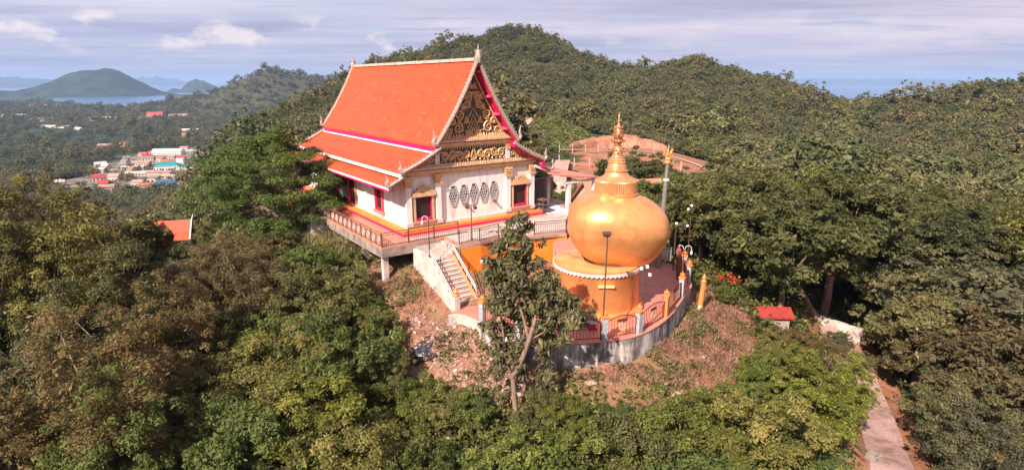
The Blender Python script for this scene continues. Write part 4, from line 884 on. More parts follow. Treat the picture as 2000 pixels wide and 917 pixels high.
def build_column():
    t=thing('bird_column','tall silver grey column topped by a golden bird on the right of the boulder','column',(12.2,46,-4.6))
    silver=mat('silver_grey_column',(.42,.37,.34),rough=.35,metal=.5,noise=.35,nscale=3.)
    MB().tube([(0,0,0),(.1,0,6),(.2,0,9.6)],[.21,.18,.15],12).build('shaft',silver,t)
    MB().lathe([(.22,0),(.27,.1),(.2,.2)],(.17,0,8.2),12).build('white_collar',white_s,t)
    g=MB().lathe([(.2,9.6),(.26,9.7),(.2,9.85),(.24,10.0),(.14,10.15)],(.2,0,0),10); g.build('golden_capital',gold_wall,t)
    w=MB().tube([(.0,0,10.15),(.15,0,10.35),(.38,0,10.42),(.48,0,10.7),(.62,0,10.75)],[.06,.17,.15,.07,.02],8)
    w.tube([(.08,0,10.3),(-.12,0,10.45),(-.2,0,10.8),(-.05,0,11.05)],[.1,.09,.06,.015],6); w.tube([(.25,.05,10.4),(.15,.35,10.7)],[.1,.02],5); w.tube([(.25,-.05,10.4),(.15,-.35,10.7)],[.1,.02],5); w.tube([(.47,0,10.72),(.44,0,10.95)],[.05,.01],5)
    w.build('bird',gold_wall,t)
build_column()
t=thing('boundary_post','thick leaning golden post with pale foot outside the terrace wall','post',(14.2,41.0,-5.9))
MB().tube([(0,0,-.3),(.05,0,.9)],[.2,.19],10).build('foot',white_s,t); MB().tube([(.05,0,.9),(.16,0,2.7)],[.2,.17],10).build('shaft',gold_wall,t); MB().lathe([(.17,2.7),(.22,2.8),(.12,2.92),(.15,3.05),(.02,3.4)],(.17,0,0),10).build('finial',gold_wall,t)
# white boards leaning behind the terrace
for (x,y,rz,w,h,lab) in [(12.6,47.5,.5,2.6,1.1,'grey white block wall behind the golden boulder on the right'),]:
    t=thing('block_wall',lab,'wall',(x,y,-3.7),rz); MB().box(-w/2,w/2,-.12,.12,0,h).build('wall',concl,t); MB().box(-w/2-.03,w/2+.03,-.15,.15,h+.002,h+.1).build('coping',conc,t)
for k,(x,y) in enumerate([(13.1,43.2),(13.6,45.2)]):
    t=thing('red_post','dark red carved post '+['nearer','farther'][k]+' one on the right rim of the terrace','post',(x,y,-3.7)); MB().box(-.14,.14,-.14,.14,0,1.7).build('shaft',mat('dark_red_wood',(.28,.07,.04),rough=.7,noise=.3),t); MB().lathe([(.2,1.702),(.24,1.8),(.1,1.95),(.02,2.3)],(0,0,0),8).build('finial',mat('dark_red_wood',(.28,.07,.04)),t)
# ---------------------------------------------------------------- shelter right of the temple
def build_shelter():
    t=rt('open_shelter','open shelter with pinkish flat roof on white posts right of the temple','shelter')
    rf=mat('faded_red_roof',(.60,.24,.17),rough=.7,noise=.25,nscale=.8)
    b=MB().add([(13.6,-2.3,3.35),(18.6,-2.3,2.75),(18.6,5.5,2.85),(13.6,5.5,3.75),(13.6,-2.3,3.22),(18.6,-2.3,2.62),(18.6,5.5,2.72),(13.6,5.5,3.62)],[(0,1,2,3),(7,6,5,4),(0,4,5,1),(1,5,6,2),(2,6,7,3),(3,7,4,0)]); b.build('roof',rf,t)
    for u,v in((15.0,-1.9),(15.3,1.4),(18.2,-1.9),(18.2,4.8),(13.9,4.8)): MB().box(u-.17,u+.17,v-.17,v+.17,-.3,2.62).build('post',white if v<0 else concl,t)
    MB().box(13.7,18.4,-2.1,-1.85,2.63 if False else 2.45,2.61).build('beam',white,t)
    return t
build_shelter()
t=rt('courtyard_wall','brownish grey courtyard wall behind the open shelter','wall'); MB().box(12.9,19.5,5.6,5.85,-.3,1.5).build('wall',mat('brown_grey_wall',(.30,.23,.19),rough=.9,noise=.45,nscale=1.),t); MB().box(12.85,19.55,5.55,5.9,1.502,1.65).build('coping',conc,t)
t=rt('white_ground_sheet','white sheet spread over the floor under the shelter','ground sheet'); 
MB().prism([(13.3,-1.2),(15.6,-1.5),(16.8,2.4),(14.2,3.6)],-.296,-.27).build('sheet',mat('bluish_white_sheet',(.70,.74,.82),rough=.6),t)
t=rt('handrail_frame','small dark metal frame rack beside the right door of the temple','rack'); 
b=MB()
for u in(12.9,13.6): b.beam((u,-.9,-.3),(u,-.9,1.1),.07); b.beam((u,.3,-.3),(u,.3,1.1),.07)
b.build('uprights',iron,t); b=MB()
for z in(.1,.5,.9): b.box(12.85,13.65,-.92,.33,z,z+.05)
b.build('shelves',mat('brown_board',(.20,.13,.10),noise=.4),t)
railing('iron_railing','short grey railing between the shelter post and the golden boulder',[(14.9,-2.2,-.3),(16.8,-2.9,-.3)],h=1.0,m=mat('grey_iron',(.35,.30,.28)))
# low red-roofed hall and red steps behind the boulder
def simple_house(name,label,cat,loc,rz,w,d,h,roofm,wallm,rise=1.2,oh=.4,group=None,windows=True,hip=False,gable_m=None,door=True):
    t=thing(name,label,cat,loc,rz,group)
    b=MB().box(-w/2,w/2,-d/2,d/2,-1.0,h)
    b.add([(-w/2,-d/2,h+.001),(-w/2,d/2,h+.001),(-w/2,0,h+rise*.93),(w/2,-d/2,h+.001),(w/2,d/2,h+.001),(w/2,0,h+rise*.93)],[(0,2,1),(3,4,5),(0,3,5,2),(1,2,5,4)]) if not hip else None
    b.build('walls',wallm,t)
    X=w/2+oh;Y=d/2+oh;z0=h-.12*rise
    if hip: V=[(-X,-Y,z0),(X,-Y,z0),(X,Y,z0),(-X,Y,z0),(-X+Y*.8,0,h+rise),(X-Y*.8,0,h+rise)]; F=[(0,1,5,4),(1,2,5),(2,3,4,5),(3,0,4),(3,2,1,0)]; MB().add(V,F).build('roof',roofm,t)
    else:
        b=MB()
        for s in(-1,1):
            q=[(-X,s*Y,z0),(X,s*Y,z0),(X,0,h+rise),(-X,0,h+rise)]; vs=q+[(x,y,z+.14) for x,y,z in q]
            b.add(vs,[(3,2,1,0),(4,5,6,7),(0,1,5,4),(1,2,6,5),(2,3,7,6),(3,0,4,7)])
        b.build('roof',roofm,t)
    if windows:
        n=max(1,int(w/2.6))
        for i in range(n):
            x=-w/2+w*(i+.5)/n; 
            for s in(-1,1):
                if door and i==0 and s<0: MB().box(x-.5,x+.5,s*d/2-.05,s*d/2+.05,0,2.1).build('door',darkroom,t)
                else: f=MB().box(x-.65,x+.65,s*d/2-.04,s*d/2+.04,.85,min(h-.25,2.1)).build('window',darkroom,t)
    return t
ROOFR=mat('old_red_roof',(.50,.13,.075),rough=.7,noise=.35,nscale=.7)
ROOFP=mat('pink_red_roof',(.62,.22,.15),rough=.7,noise=.25,nscale=.5)
WALLP=mat('pale_house_wall',(.62,.52,.45),rough=.85,noise=.3,nscale=.5)
simple_house('monastery_hall','low hall with broad pinkish red roof behind the golden boulder','hall',(12.5,64,-4.2),.25,9,6.5,2.6,ROOFP,WALLP,2.2)
simple_house('monastery_hall','small hall with stepped red roof between the stupa and the bird column','hall',(16.5,60,-4.4),1.0,5.5,4,2.6,ROOFR,WALLP,2.0)
for k,(x,y) in enumerate([(8.2,96),(10.4,98)]):
    t=thing('gate_shrine','small pale arched shrine building '+['on the left','on the right']+' of the pair beyond the shelter' if False else 'small pale arched shrine beyond the shelter roof, '+['left one of two','right one of two'][k],'shrine',(x,y,gz(x,y)-.2),.1)
    b=MB(); b.prism_xz([(-1.,0),(-.6,0),(-.6,1.2),(-.3,1.6),(0,1.7),(.3,1.6),(.6,1.2),(.6,0),(1.,0),(1.,2.3),(.5,2.6),(0,2.75),(-.5,2.6),(-1.,2.3)],-.5,.5); b.build('arch_wall',mat('pinkish_wall',(.66,.46,.38),noise=.2),t); MB().box(-.58,.58,.2,.3,0,1.5).build('dark_niche',darkroom,t); MB().box(-1.2,1.2,-.6,.6,-.5,-.002).build('base',concl,t)
# small temple-roofed house in the trees on the left
def build_thai_house():
    x,y=-50.6,81.5; z=-16.3; t=thing('thai_roofed_house','house with red tiled roof and white pointed gable among the trees on the left','house',(x,y,z+3.3),.3,None,.72)
    MB().box(-4.4,4.4,-2.6,2.6,-3,3.3).build('walls',white,t)
    rr=mat('red_clay_tiles',(.60,.10,.045),rough=.6,noise=.3,nscale=1.2)
    b=MB()
    for s in(-1,1):
        q=[(-5,s*3.2,3.2),(5,s*3.2,3.2),(5,s*1.4,4.6),(5.2,0,6.6),(-5.2,0,6.6),(-5,s*1.4,4.6)]; vs=q+[(x_,y_,z_+.15) for x_,y_,z_ in q]; n=6
        b.add(vs,[tuple(range(n))[::-1],tuple(range(n,2*n))]+[(i,(i+1)%n,n+(i+1)%n,n+i) for i in range(n)])
    b.build('roof',rr,t)
    g=MB(); g.prism_xz([(-1.3,3.2),(1.3,3.2),(.55,4.9),(0,6.2),(-.55,4.9)],-3.9,-3.3); g.build('white_gable',white,t)
    g=MB()
    for s in(-1,1): q=[(0,-4.0,6.5),(s*.75,-4.0,4.9),(s*1.6,-4.0,3.2),(s*1.6,-1,3.2),(s*.75,-.6,4.9),(0,-.2,6.5)]; vs=q+[(x_,y_,z_+.14) for x_,y_,z_ in q]; n=6; g.add(vs,[tuple(range(n))[::-1],tuple(range(n,2*n))]+[(i,(i+1)%n,n+(i+1)%n,n+i) for i in range(n)])
    g.build('cross_roof',rr,t)
    for s in(-1,1): f=MB(); f.tube([(s*5.2,0,6.6),(s*5.45,0,7.2),(s*5.6,0,7.9)],[.16,.12,.03],6); f.beam((s*5.12,-3.25,3.35),(s*5.25,0,6.8),.22); f.beam((s*5.12,3.25,3.35),(s*5.25,0,6.8),.22); f.build('white_gable_trim',white,t)
    f=MB(); f.tube([(0,-4,6.4),(0,-4.15,7.4)],[.14,.03],6); f.beam((-1.65,-4.02,3.3),(0,-4.05,6.6),.2); f.beam((1.65,-4.02,3.3),(0,-4.05,6.6),.2); f.build('white_gable_trim',white,t)
build_thai_house()
# yellow container beside the temple, partly under the tree
t=thing('yellow_container','yellow painted box half hidden by the feathery tree left of the platform','container',(*uvw(-3.4,17.0),-.9),TH+.2)
MB().box(-1.3,1.3,-.8,.8,.35,.95).build('body',mat('yellow_paint',(.62,.33,.04),noise=.3),t); MB().box(-1.4,1.4,-.9,.9,.952,1.03).build('lid',mat('yellow_lid',(.5,.26,.05)),t)
for sx in(-1.1,1.1):
    for sy in(-.6,.6): MB().box(sx-.08,sx+.08,sy-.08,sy+.08,-.6,.349).build('leg',iron,t)
# sheds on the right
for lab,x,y,z,rz,w,d,h in [('small shed with dark red sheet roof among the bushes right of the terrace',20.2,41.8,-7.0,-.05,2.1,1.4,.95),('little hut with bright red roof and white gable behind the terrace post',18.9,48.5,-6.7,.5,1.9,1.6,1.1)]:
    simple_house('shed',lab,'shed',(x,y,z),rz,w,d,h,mat('dark_red_sheet',(.36,.05,.04),rough=.5,noise=.3) if 'dark' in lab else mat('bright_red_sheet',(.62,.06,.04),rough=.5,noise=.2),white_s if 'white' in lab else conc,.45,.25,windows=False)
# ---------------------------------------------------------------- path on the lower right
def strip(name,line,off0,off1,dz,m,kind='structure',step=.7):
    ln=smooth_line(line,8); V=[];F=[]; n=len(ln); ks=6
    for i,p in enumerate(ln):
        a=Vector(ln[max(i-1,0)]);c=Vector(ln[min(i+1,n-1)]); d=(c-a).normalized(); nr=Vector((d.y,-d.x))
        for k in range(ks):
            q=Vector(p)+nr*(off0+(off1-off0)*k/(ks-1)); V.append([q.x,q.y,0])
    Vn=np.array(V); zc=terrain_z(Vn[:,0],Vn[:,1]).reshape(n,ks); zr=zc.max(1,keepdims=True); z=(zr*.75+zc.mean(1,keepdims=True)*.25)+dz+0*zc
    zz=z.copy()
    for _ in range(6): zz[1:-1]=(zz[:-2]+zz[1:-1]+zz[2:])/3
    Vn[:,2]=np.maximum(zz,zr+dz*.3).ravel()
    for i in range(n-1):
        for k in range(ks-1): F.append((i*ks+k,(i+1)*ks+k,(i+1)*ks+k+1,i*ks+k+1))
    o=link(name,np_mesh(name,Vn,np.array(F),m)); tag(o,kind=kind); return o
strip('concrete_path',ROADP,-1.35,1.0,.10,mat('path_concrete',(.38,.25,.22),rough=.9,col2=(.24,.13,.09),nscale=.9,thr=(.36,.56),bump=.25))
strip('dirt_verge',ROADP,1.0,3.0,.05,mat('red_dirt',(.30,.13,.07),rough=.95,noise=.5,nscale=1.2,bump=.4))
t=thing('corrugated_fence','blue grey corrugated sheet fence beside the concrete path','fence',(24.9,37.6,-12.2),1.15)
b=MB(); n=40; V=[];F=[]
for i in range(n+1):
    x=-1.6+3.2*i/n; y=.05*(1 if i%2 else -1)
    for z in(-.3,2.3): V+=[(x,y,z),(x,y+.03,z)]
for i in range(n): a=i*4;c=a+4; F+=[(a,c,c+2,a+2),(a+1,a+3,c+3,c+1),(a+2,c+2,c+3,a+3)]
b.add(V,F).build('corrugated_sheet',mat('blue_grey_sheet',(.26,.31,.33),rough=.5,metal=.3,noise=.3),t)
for x in(-1.5,0,1.5): MB().box(x-.05,x+.05,.1,.2,-.5,2.2).build('post',iron,t)
t=thing('concrete_block','pale concrete block on the left edge of the path','block',(22.0,30.6,gz(22.0,30.6)),.5)
MB().box(-.36,.36,-.32,.32,-.4,.5).build('block',mat('grimy_block',(.42,.35,.31),rough=.9,noise=.5,nscale=2.),t); MB().box(-.22,.22,-.22,.22,.502,.58).build('dark_top',conc,t)
t=thing('white_wall','curved white plastered wall beside the path below the big trees','wall',(0,0,0))
wl=smooth_line([(29.6,45.2),(28.2,47.0),(26.9,49.0),(26.6,50.5)])
o=arc_wall(wl,.4,lambda x,y:gz(x,y)-.6,gz(28,47.5)+.85,'wall',mat('dirty_white_wall',(.60,.50,.44),rough=.9,col2=(.30,.23,.19),nscale=1.1,thr=(.38,.56),bump=.4,bscale=5),t)
# ---------------------------------------------------------------- rubble and litter
def rock_me(name,seed,m):
    rs=np.random.default_rng(seed); bm=bmesh.new(); bmesh.ops.create_icosphere(bm,subdivisions=2,radius=1)
    s=np.array([1,rs.uniform(.6,.95),rs.uniform(.4,.75)])
    pl=[(rs.normal(size=3),rs.uniform(.55,.85)) for _ in range(9)]
    for v in bm.verts:
        p=np.array(v.co)
        for nrm,dd in pl:
            nn=nrm/np.linalg.norm(nrm); q=p@nn
            if q>dd: p=p-nn*(q-dd)
        v.co=p*s
    me=bpy.data.meshes.new(name); bm.to_mesh(me); bm.free(); me.materials.append(m); return me
def stuff_rocks(name,pts,sizes,m,seed):
    rs=np.random.default_rng(seed); Vs=[];Fs=[];n0=0
    base=[rock_me('r',seed+i,m) for i in range(4)]
    B=[(np.array([v.co[:] for v in me.vertices]),np.array([p.vertices[:] for p in me.polygons])) for me in base]
    for me in base: bpy.data.meshes.remove(me)
    for (x,y,z),s in zip(pts,sizes):
        V,F=B[rs.integers(4)]; a=rs.uniform(0,6.28); c,sn=math.cos(a),math.sin(a); q=V@np.array([[c,sn,0],[-sn,c,0],[0,0,1]])*s+np.array([x,y,z+s*.15])
        Vs.append(q);Fs.append(F+n0);n0+=len(V)
    o=link(name,np_mesh(name,np.concatenate(Vs),np.concatenate(Fs),m)); tag(o,kind='stuff'); return o
def scatter_poly(poly,n,rs):
    P=np.array(poly); lo,hi=P.min(0),P.max(0); out=np.zeros((0,2))
    while len(out)<n:
        q=rs.uniform(lo,hi,(n*2,2)); out=np.concatenate([out,q[inpoly(q[:,0],q[:,1],poly)]])
    return out[:n]
rs=np.random.default_rng(3)
RUB=[(-7.2,37.4),(-4.6,36.4),(-3.2,35.2),(-1.6,33.8),(.6,31.8),(1.0,30.2),(-1.6,29.6),(-3.6,31.0),(-5.4,33.2),(-7.0,35.6)]
def xyz(q): return np.column_stack([q,terrain_z(q[:,0],q[:,1])])
q=xyz(scatter_poly(RUB,3200,rs)); stuff_rocks('rubble',q,np.exp(rs.normal(-3.05,.6,len(q))),mat('pale_rubble',(.45,.29,.235),rough=.95,col2=(.27,.14,.10),nscale=2.),10)
q=xyz(scatter_poly(BARE,1300,rs)); stuff_rocks('stones',q,np.exp(rs.normal(-3.0,.55,len(q))),mat('earth_stones',(.46,.31,.23),rough=.95,col2=(.25,.14,.09),nscale=2.),20)
q=xyz(scatter_poly([(x+2.2,y-.5) for x,y in [(25,33),(27,36.5),(28.3,40),(29.2,41),(28.6,37),(26.6,32.6)]],160,rs)); stuff_rocks('path_rubble',q,np.exp(rs.normal(-2.0,.6,len(q))),mat('white_rubble',(.66,.56,.50),rough=.95,col2=(.4,.3,.26),nscale=2.),30)
q=xyz(scatter_poly(RUB,150,rs)); stuff_rocks('litter',q,np.exp(rs.normal(-2.6,.4,len(q))),mat('coloured_litter',(.62,.55,.52),rough=.6,col2=(.35,.12,.10),nscale=1.2,thr=(.42,.5)),33)
for k,(x,y,s,lab) in enumerate([(4.6,30.2,.42,'large reddish boulder on the bare slope below the retaining wall'),(9.6,30.6,.36,'pale rock on the bare slope under the right side of the terrace'),(-8.6,36.2,.5,'rock on the bare slope below the platform corner'),(11.4,29.9,.3,'small pale rock near the lower edge of the bare slope')]):
    me=rock_me('slope_rock',60+k,mat('slope_rock',(.50,.36,.28),rough=.95,col2=(.26,.16,.11),nscale=1.5)); o=link('slope_rock',me); o.location=(x,y,gz(x,y)+.1); o.scale=(s,s,s); tag(o,lab,'rock')
# crumpled white sheet in its burnt pit
x,y=-5.5,34.0; z=gz(x,y); Vv=[];Ff=[]; n=26; rs2=np.random.default_rng(8)
for i in range(n):
    for j in range(n):
        u=(i/(n-1)-.5);v=(j/(n-1)-.5); rr=math.hypot(u,v); e=max(0,1-(rr/.5)**3)
        hh=float(fbm(np.array([i*.42]),np.array([j*.42]),70)[0]); Vv.append((u*1.35+.12*math.sin(9*v+i*.9),v*.95+.1*math.sin(8*u+j*.8),(.05+.75*abs(hh-.47)*2)*e-.04))
for i in range(n-1):
    for j in range(n-1): Ff.append((i*n+j,(i+1)*n+j,(i+1)*n+j+1,i*n+j+1))
o=MB().add(Vv,Ff).build('crumpled_sheet',mat('dirty_white_sheet',(.50,.48,.48),rough=.7,noise=.35,nscale=3.)); o.location=(x,y,z+.10); o.rotation_euler=(.3,.05,.4); tag(o,'crumpled dirty white sheet lying in a burnt hollow on the slope','sheet')
a=MB(); k=28
a.add([(0,0,.03)]+[((1.25+.25*math.sin(3*t)+.15*math.sin(7*t))*math.cos(t),(.95+.2*math.sin(5*t))*math.sin(t),0) for t in np.linspace(0,2*PI,k,endpoint=False)],[(0,1+i,1+(i+1)%k) for i in range(k)])
vv=[(px_+x,py_+y,gz(px_+x,py_+y)+.05) for px_,py_,_ in a.v]; a.v=vv; o=a.build('burnt_ground',mat('ash',(.035,.025,.02),rough=1,noise=.5,nscale=4.)); tag(o,kind='stuff')
# ---------------------------------------------------------------- clearing: terraced red lot with posts, wall and track
def ridge_bank():
    pts=smooth_line([(19,198),(24,208),(32,214),(41,216),(49,211),(55,203)],8); V=[];F=[]; n=len(pts); prof=[(-1.0,-1.5),(-.2,1.2),(.6,3.6),(2.2,4.7),(6,4.4),(10,-1)]
    for i,p in enumerate(pts):
        d=Vector(p).normalized(); f=math.sin(PI*i/(n-1))**.5
        for r_,h in prof:
            j=(.75+.5*float(fbm(np.array([p[0]*.6]),np.array([r_*.3]),80)[0])); qx,qy=p[0]+d.x*r_*1.4*j,p[1]+d.y*r_*1.4*j; V.append((qx,qy,gz(p[0],p[1])+h*f*j*.8))
    k=len(prof)
    for i in range(n-1):
        for j in range(k-1): F.append((i*k+j,i*k+j+1,(i+1)*k+j+1,(i+1)*k+j))
    o=MB().add(V,F).build('earth_bank',mat('cut_earth',(.46,.20,.12),rough=.95,col2=(.24,.10,.06),nscale=.35,thr=(.4,.6),bump=.6,bscale=1.5)); tag(o,kind='structure')
ridge_bank()
def fence_line(label,pts,n,h):
    t=thing('post_fence',label,'fence'); r=MB(); P=[Vector((x,y,gz(x,y))) for x,y in resample(pts,math.dist(pts[0],pts[-1])/n)]
    for p in P: MB().box(p.x-.12,p.x+.12,p.y-.12,p.y+.12,p.z-.3,p.z+h).build('post',mat('pale_posts',(.48,.36,.31),rough=.9),t)
    for p,q_ in zip(P[:-1],P[1:]): r.beam(p+Vector((0,0,h*.35)),q_+Vector((0,0,h*.35)),.12,.5)
    r.build('low_wall',mat('pinkish_low_wall',(.42,.23,.17),rough=.9,noise=.3),t)
fence_line('row of pale concrete posts across the upper part of the red clearing',[(16,196),(34,200),(52,193)],9,2.6)
fence_line('row of pale concrete posts across the middle of the red clearing',[(14,172),(32,171),(48,164)],8,2.6)
fence_line('row of pale posts nearest to the boulder on the red clearing',[(14,152),(30,150),(44,146)],7,2.2)
strip('dirt_track',[(26,196),(46,190),(58,176),(62,160),(60,150)],-.6,.6,.25,mat('pale_track',(.50,.34,.27),rough=.95,noise=.3,nscale=.3))
strip('dirt_track',[(1.5,240),(5,252),(9,266),(12.5,282),(15,286),(18,287)],-1.6,1.6,.4,MATS['pale_track'])
strip('dirt_track',[(10,122),(11,140),(13.5,160),(15.5,176)],-2.2,2.2,.25,MATS['pale_track'])
# ---------------------------------------------------------------- town in the valley
def town(px_,w,d,h,rm,label,rz=0,rise=None,wall=None,hip=False,cat='house',name='town_house'):
    x,y=px_; z=gz(x,y); f=.62 if y>1000 else .85; w*=f; d*=f*.9; h*=f
    return simple_house(name,label,cat,(x,y,z),rz,w,d,h,rm,wall or WALLP,rise if rise is not None else d*.22,.5,hip=hip)
TR={k:mat('town_'+k,c,rough=.6,noise=.2,nscale=.3) for k,c in dict(blue_roof=(0.039,0.133,0.281),teal_roof=(0.016,0.234,0.257),green_roof=(0.023,0.156,0.078),red_roof=(0.406,0.047,0.039),orange_roof=(0.484,0.156,0.070),white_roof=(0.515,0.484,0.452),grey_roof=(0.234,0.203,0.187),pink_roof=(0.429,0.250,0.211)).items()}
TW_=mat('town_wall_white',(.70,.66,.62),rough=.9); 
town((-305,526),44,13,5,TR['blue_roof'],'long hall with deep blue roof nearest in the valley town',.2,2.6,TW_,cat='hall')
town((-377,632),30,16,5,TR['teal_roof'],'hall with bright teal roof in the valley town',.2,3.6,TW_,hip=True,cat='hall')
town((-360,634),10,12,4,TR['green_roof'],'small green-roofed building right of the teal hall',.2,2)
town((-352,575),26,9,7,TR['pink_roof'],'pinkish block with flat roof edge between teal and blue halls',.15,1.2,mat('town_pink_wall',(.58,.36,.28)),cat='block')
town((-378,585),30,8,4,TR['white_roof'],'long shed with whitish roof left of the pink block',.25,1.4)
town((-395,566),20,9,4,TR['grey_roof'],'grey roofed shed at the left end of the town row',.3,1.6)
town((-410,624),26,7,4,TR['white_roof'],'pale narrow shed behind the grey roofed shed',.15,1.2)
town((-424,660),24,9,4,TR['pink_roof'],'pale pink roofed shed farther up the town',.1,1.6)
town((-385,672),9,8,7,TR['white_roof'],'little white cube house above the teal hall',.1,.8,TW_)
town((-398,552),11,9,4,TR['red_roof'],'dark red roofed house at the lower left of the town',.5,2.6)
town((-345,552),12,8,5,TR['grey_roof'],'dark grey roofed house beside the pink block',.2,1.6)
town((-332,572),14,8,4,TR['white_roof'],'white roofed house right of the pink block',-.1,1.2)
town((-322,592),12,8,4,TR['red_roof'],'small red roofed house right of the teal hall',.1,1.8)
town((-430,640),12,9,4,TR['grey_roof'],'weathered roofed house near the road on the town edge',.4,1.6)
town((-441,702),14,9,4,TR['grey_roof'],'dull roofed house behind the town among trees',.3,1.8)
town((-452,764),42,20,5,TR['white_roof'],'large pale roofed warehouse above the town',.15,3,TW_,cat='warehouse')
town((-565,850),22,14,5,TR['orange_roof'],'house with vivid orange roof left in the valley',.3,3)
town((-588,845),26,12,4,TR['pink_roof'],'faded pink roofed house beside the orange one',.2,2)
town((-560,1010),30,16,5,TR['orange_roof'],'orange roofed house at mid valley',.1,3.4)
town((-515,1040),34,14,5,TR['orange_roof'],'orange roofed house right of the other in mid valley',.1,3)
town((-607,1102),56,30,5,TR['white_roof'],'broad pale green white roof standing alone in the valley',.1,4,mat('town_pale_green',(.60,.62,.50)),cat='warehouse')
town((-928,1535),60,26,9,TR['red_roof'],'bright red roofed building far in the valley',.2,9,mat('town_red_wall',(.55,.12,.10)))
town((-865,1530),70,24,8,TR['pink_roof'],'pinkish hall right of the red building',.2,4)
town((-930,1490),36,20,7,TR['white_roof'],'pale house left of the red building',.1,3)
town((-1010,1450),110,26,9,TR['white_roof'],'white factory shed far in the valley',.2,4,TW_,cat='factory')
town((-1130,1420),80,30,8,TR['pink_roof'],'long pale pink shed left of the white factory',.1,3)
town((-940,1210),100,14,6,TR['white_roof'],'long low white wall-like shed in the left valley',-.1,2,TW_,cat='shed')
town((-860,1165),44,12,5,TR['white_roof'],'white shed angled at the end of the long low one',-.6,2,TW_,cat='shed')
town((-1330,1570),150,50,8,TR['white_roof'],'grey white factory roof at the left edge of the valley',.2,4,cat='factory')
town((-1620,2270),150,40,12,TR['white_roof'],'white works roof near the bay',.3,5,TW_,cat='factory')
town((-1780,2230),220,40,12,TR['grey_roof'],'pale works roofs left near the bay',.3,5,cat='factory')
town((-1500,3420),240,60,14,TR['white_roof'],'long white roof on the far side of the valley below the hills',.3,5,TW_,cat='factory')
_rs=np.random.default_rng(44); _n=0; _used=[(o.location.x,o.location.y) for o in bpy.data.objects if o.get('category') and o.location.y>450]
_rc=[('grey_roof','grey'),('pink_roof','pinkish'),('red_roof','red'),('white_roof','whitish'),('orange_roof','orange')]; _cand=[]
for _ in range(900):
    cx,cy,sx,sy=TOWN_C[_rs.integers(5)]; x=cx+_rs.uniform(-1,1)*sx; y=cy+_rs.uniform(-1,1)*sy
    if all(math.hypot(x-a,y-b_)>17 for a,b_ in _used) and _n<34: _used.append((x,y)); _n+=1; _cand.append((x,y,_rs.integers(5)))
for _k in range(5):
    _L=sorted([c for c in _cand if c[2]==_k],key=lambda c:c[0]/c[1])
    for _i,(x,y,_q) in enumerate(_L):
        town((x,y),_rs.uniform(8,13),_rs.uniform(7,9),_rs.uniform(3.2,5.5),TR[_rc[_k][0]],'small '+_rc[_k][1]+' roofed house in the valley town, '+['first','second','third','fourth','fifth','sixth','seventh','eighth','ninth','tenth','eleventh','twelfth'][_i]+' from the left',_rs.uniform(-.6,.8),_rs.uniform(1.2,2.6))
town((33.5,124),3.5,3.2,2.6,TR['red_roof'],'tiny red roofed hut in the right forest slope',.3,1) if False else None
# ---------------------------------------------------------------- trees
def leaf_quads(P,Nn,L_,W_,rs,droop=0.,vary=.35):
    """rhombic leaves: centres P, normals Nn"""
    n=len(P); r=rs.normal(size=(n,3)); r[:,2]-=droop*1.5
    t=r-Nn*(r*Nn).sum(1,keepdims=True); t/=np.linalg.norm(t,axis=1,keepdims=True)+1e-9
    w=np.cross(Nn,t); s=np.exp(rs.normal(0,vary,(n,1))); l=L_*s/2; ww=W_*s/2
    V=np.stack([P-t*l,P+w*ww-t*l*.15,P+t*l-Nn*l*.25,P-w*ww-t*l*.15],1).reshape(-1,3)
    F=np.arange(4*n).reshape(n,4); return V,F
def unit(v): return v/(np.linalg.norm(v,axis=1,keepdims=True)+1e-9)
def crown_arrays(clumps,total,L_,W_,rs,droop=0.,flat=.75,up=.45,shell=.45,tintvar=.35):
    """clumps: (x,y,z,r). leaves spread through every clump, more towards its skin"""
    C=np.array(clumps); wts=C[:,3]**2; cnt=np.maximum(3,(wts/wts.sum()*total).astype(int)); Ps=[];Ns=[];T=[]
    for (x,y,z,r),k in zip(C,cnt):
        d=unit(rs.normal(size=(k,3))); d[:,2]=np.where(d[:,2]<-.3,-d[:,2]*.8,d[:,2]); rad=r*(rs.uniform(shell**3,1,(k,1))**(1/3))*(1+.22*rs.normal(size=(k,1)))
        # break the skin into twigs
        tw=unit(rs.normal(size=(max(3,k//28),3))); ti=rs.integers(len(tw),size=k); d=unit(d*.72+tw[ti]*.6)
        p=d*rad; p[:,2]*=flat; Ps.append(p+[x,y,z]); Ns.append(unit(d*.55+np.array([0,0,up])+rs.normal(size=(k,3))*.45))
        T.append(np.clip(rs.normal(.45,.16)+rs.normal(0,tintvar*.5,k)+.12*(rs.uniform(size=len(tw))[ti]-.5)*2,0,1))
    P=np.concatenate(Ps);Nn=np.concatenate(Ns);T=np.concatenate(T); V,F=leaf_quads(P,Nn,L_,W_,rs,droop); return V,F,np.repeat(T,4)
def ellipsoid_clumps(rs,n,R_,H0,H1,cr,lump=.35,layers=None):
    out=[]; zc=(H0+H1)/2; hz=(H1-H0)/2; k=rs.normal(size=(6,3)); ph=rs.uniform(0,6.3,6)
    for i in range(n):
        d=rs.normal(size=3); d/=np.linalg.norm(d); f=1+lump*np.mean([math.sin(2.2*(kk@d)+p) for kk,p in zip(k,ph)])*1.6
        q=rs.uniform(.45,.95)**.6*f
        z=zc+d[2]*hz*q*.9
        if layers: z=layers[np.argmin(np.abs(np.array(layers)-z))]+rs.normal()*.12
        out.append((d[0]*R_*q,d[1]*R_*q,z,cr*rs.uniform(.55,1.25)))
    for i in range(int(n*.4)):   # sprays that stand out of the crown
        d=rs.normal(size=3); d[2]=abs(d[2])*.9+.05; d/=np.linalg.norm(d); q=rs.uniform(1.0,1.28); out.append((d[0]*R_*q,d[1]*R_*q,zc+d[2]*hz*q*.95,cr*rs.uniform(.30,.52)))
    return out
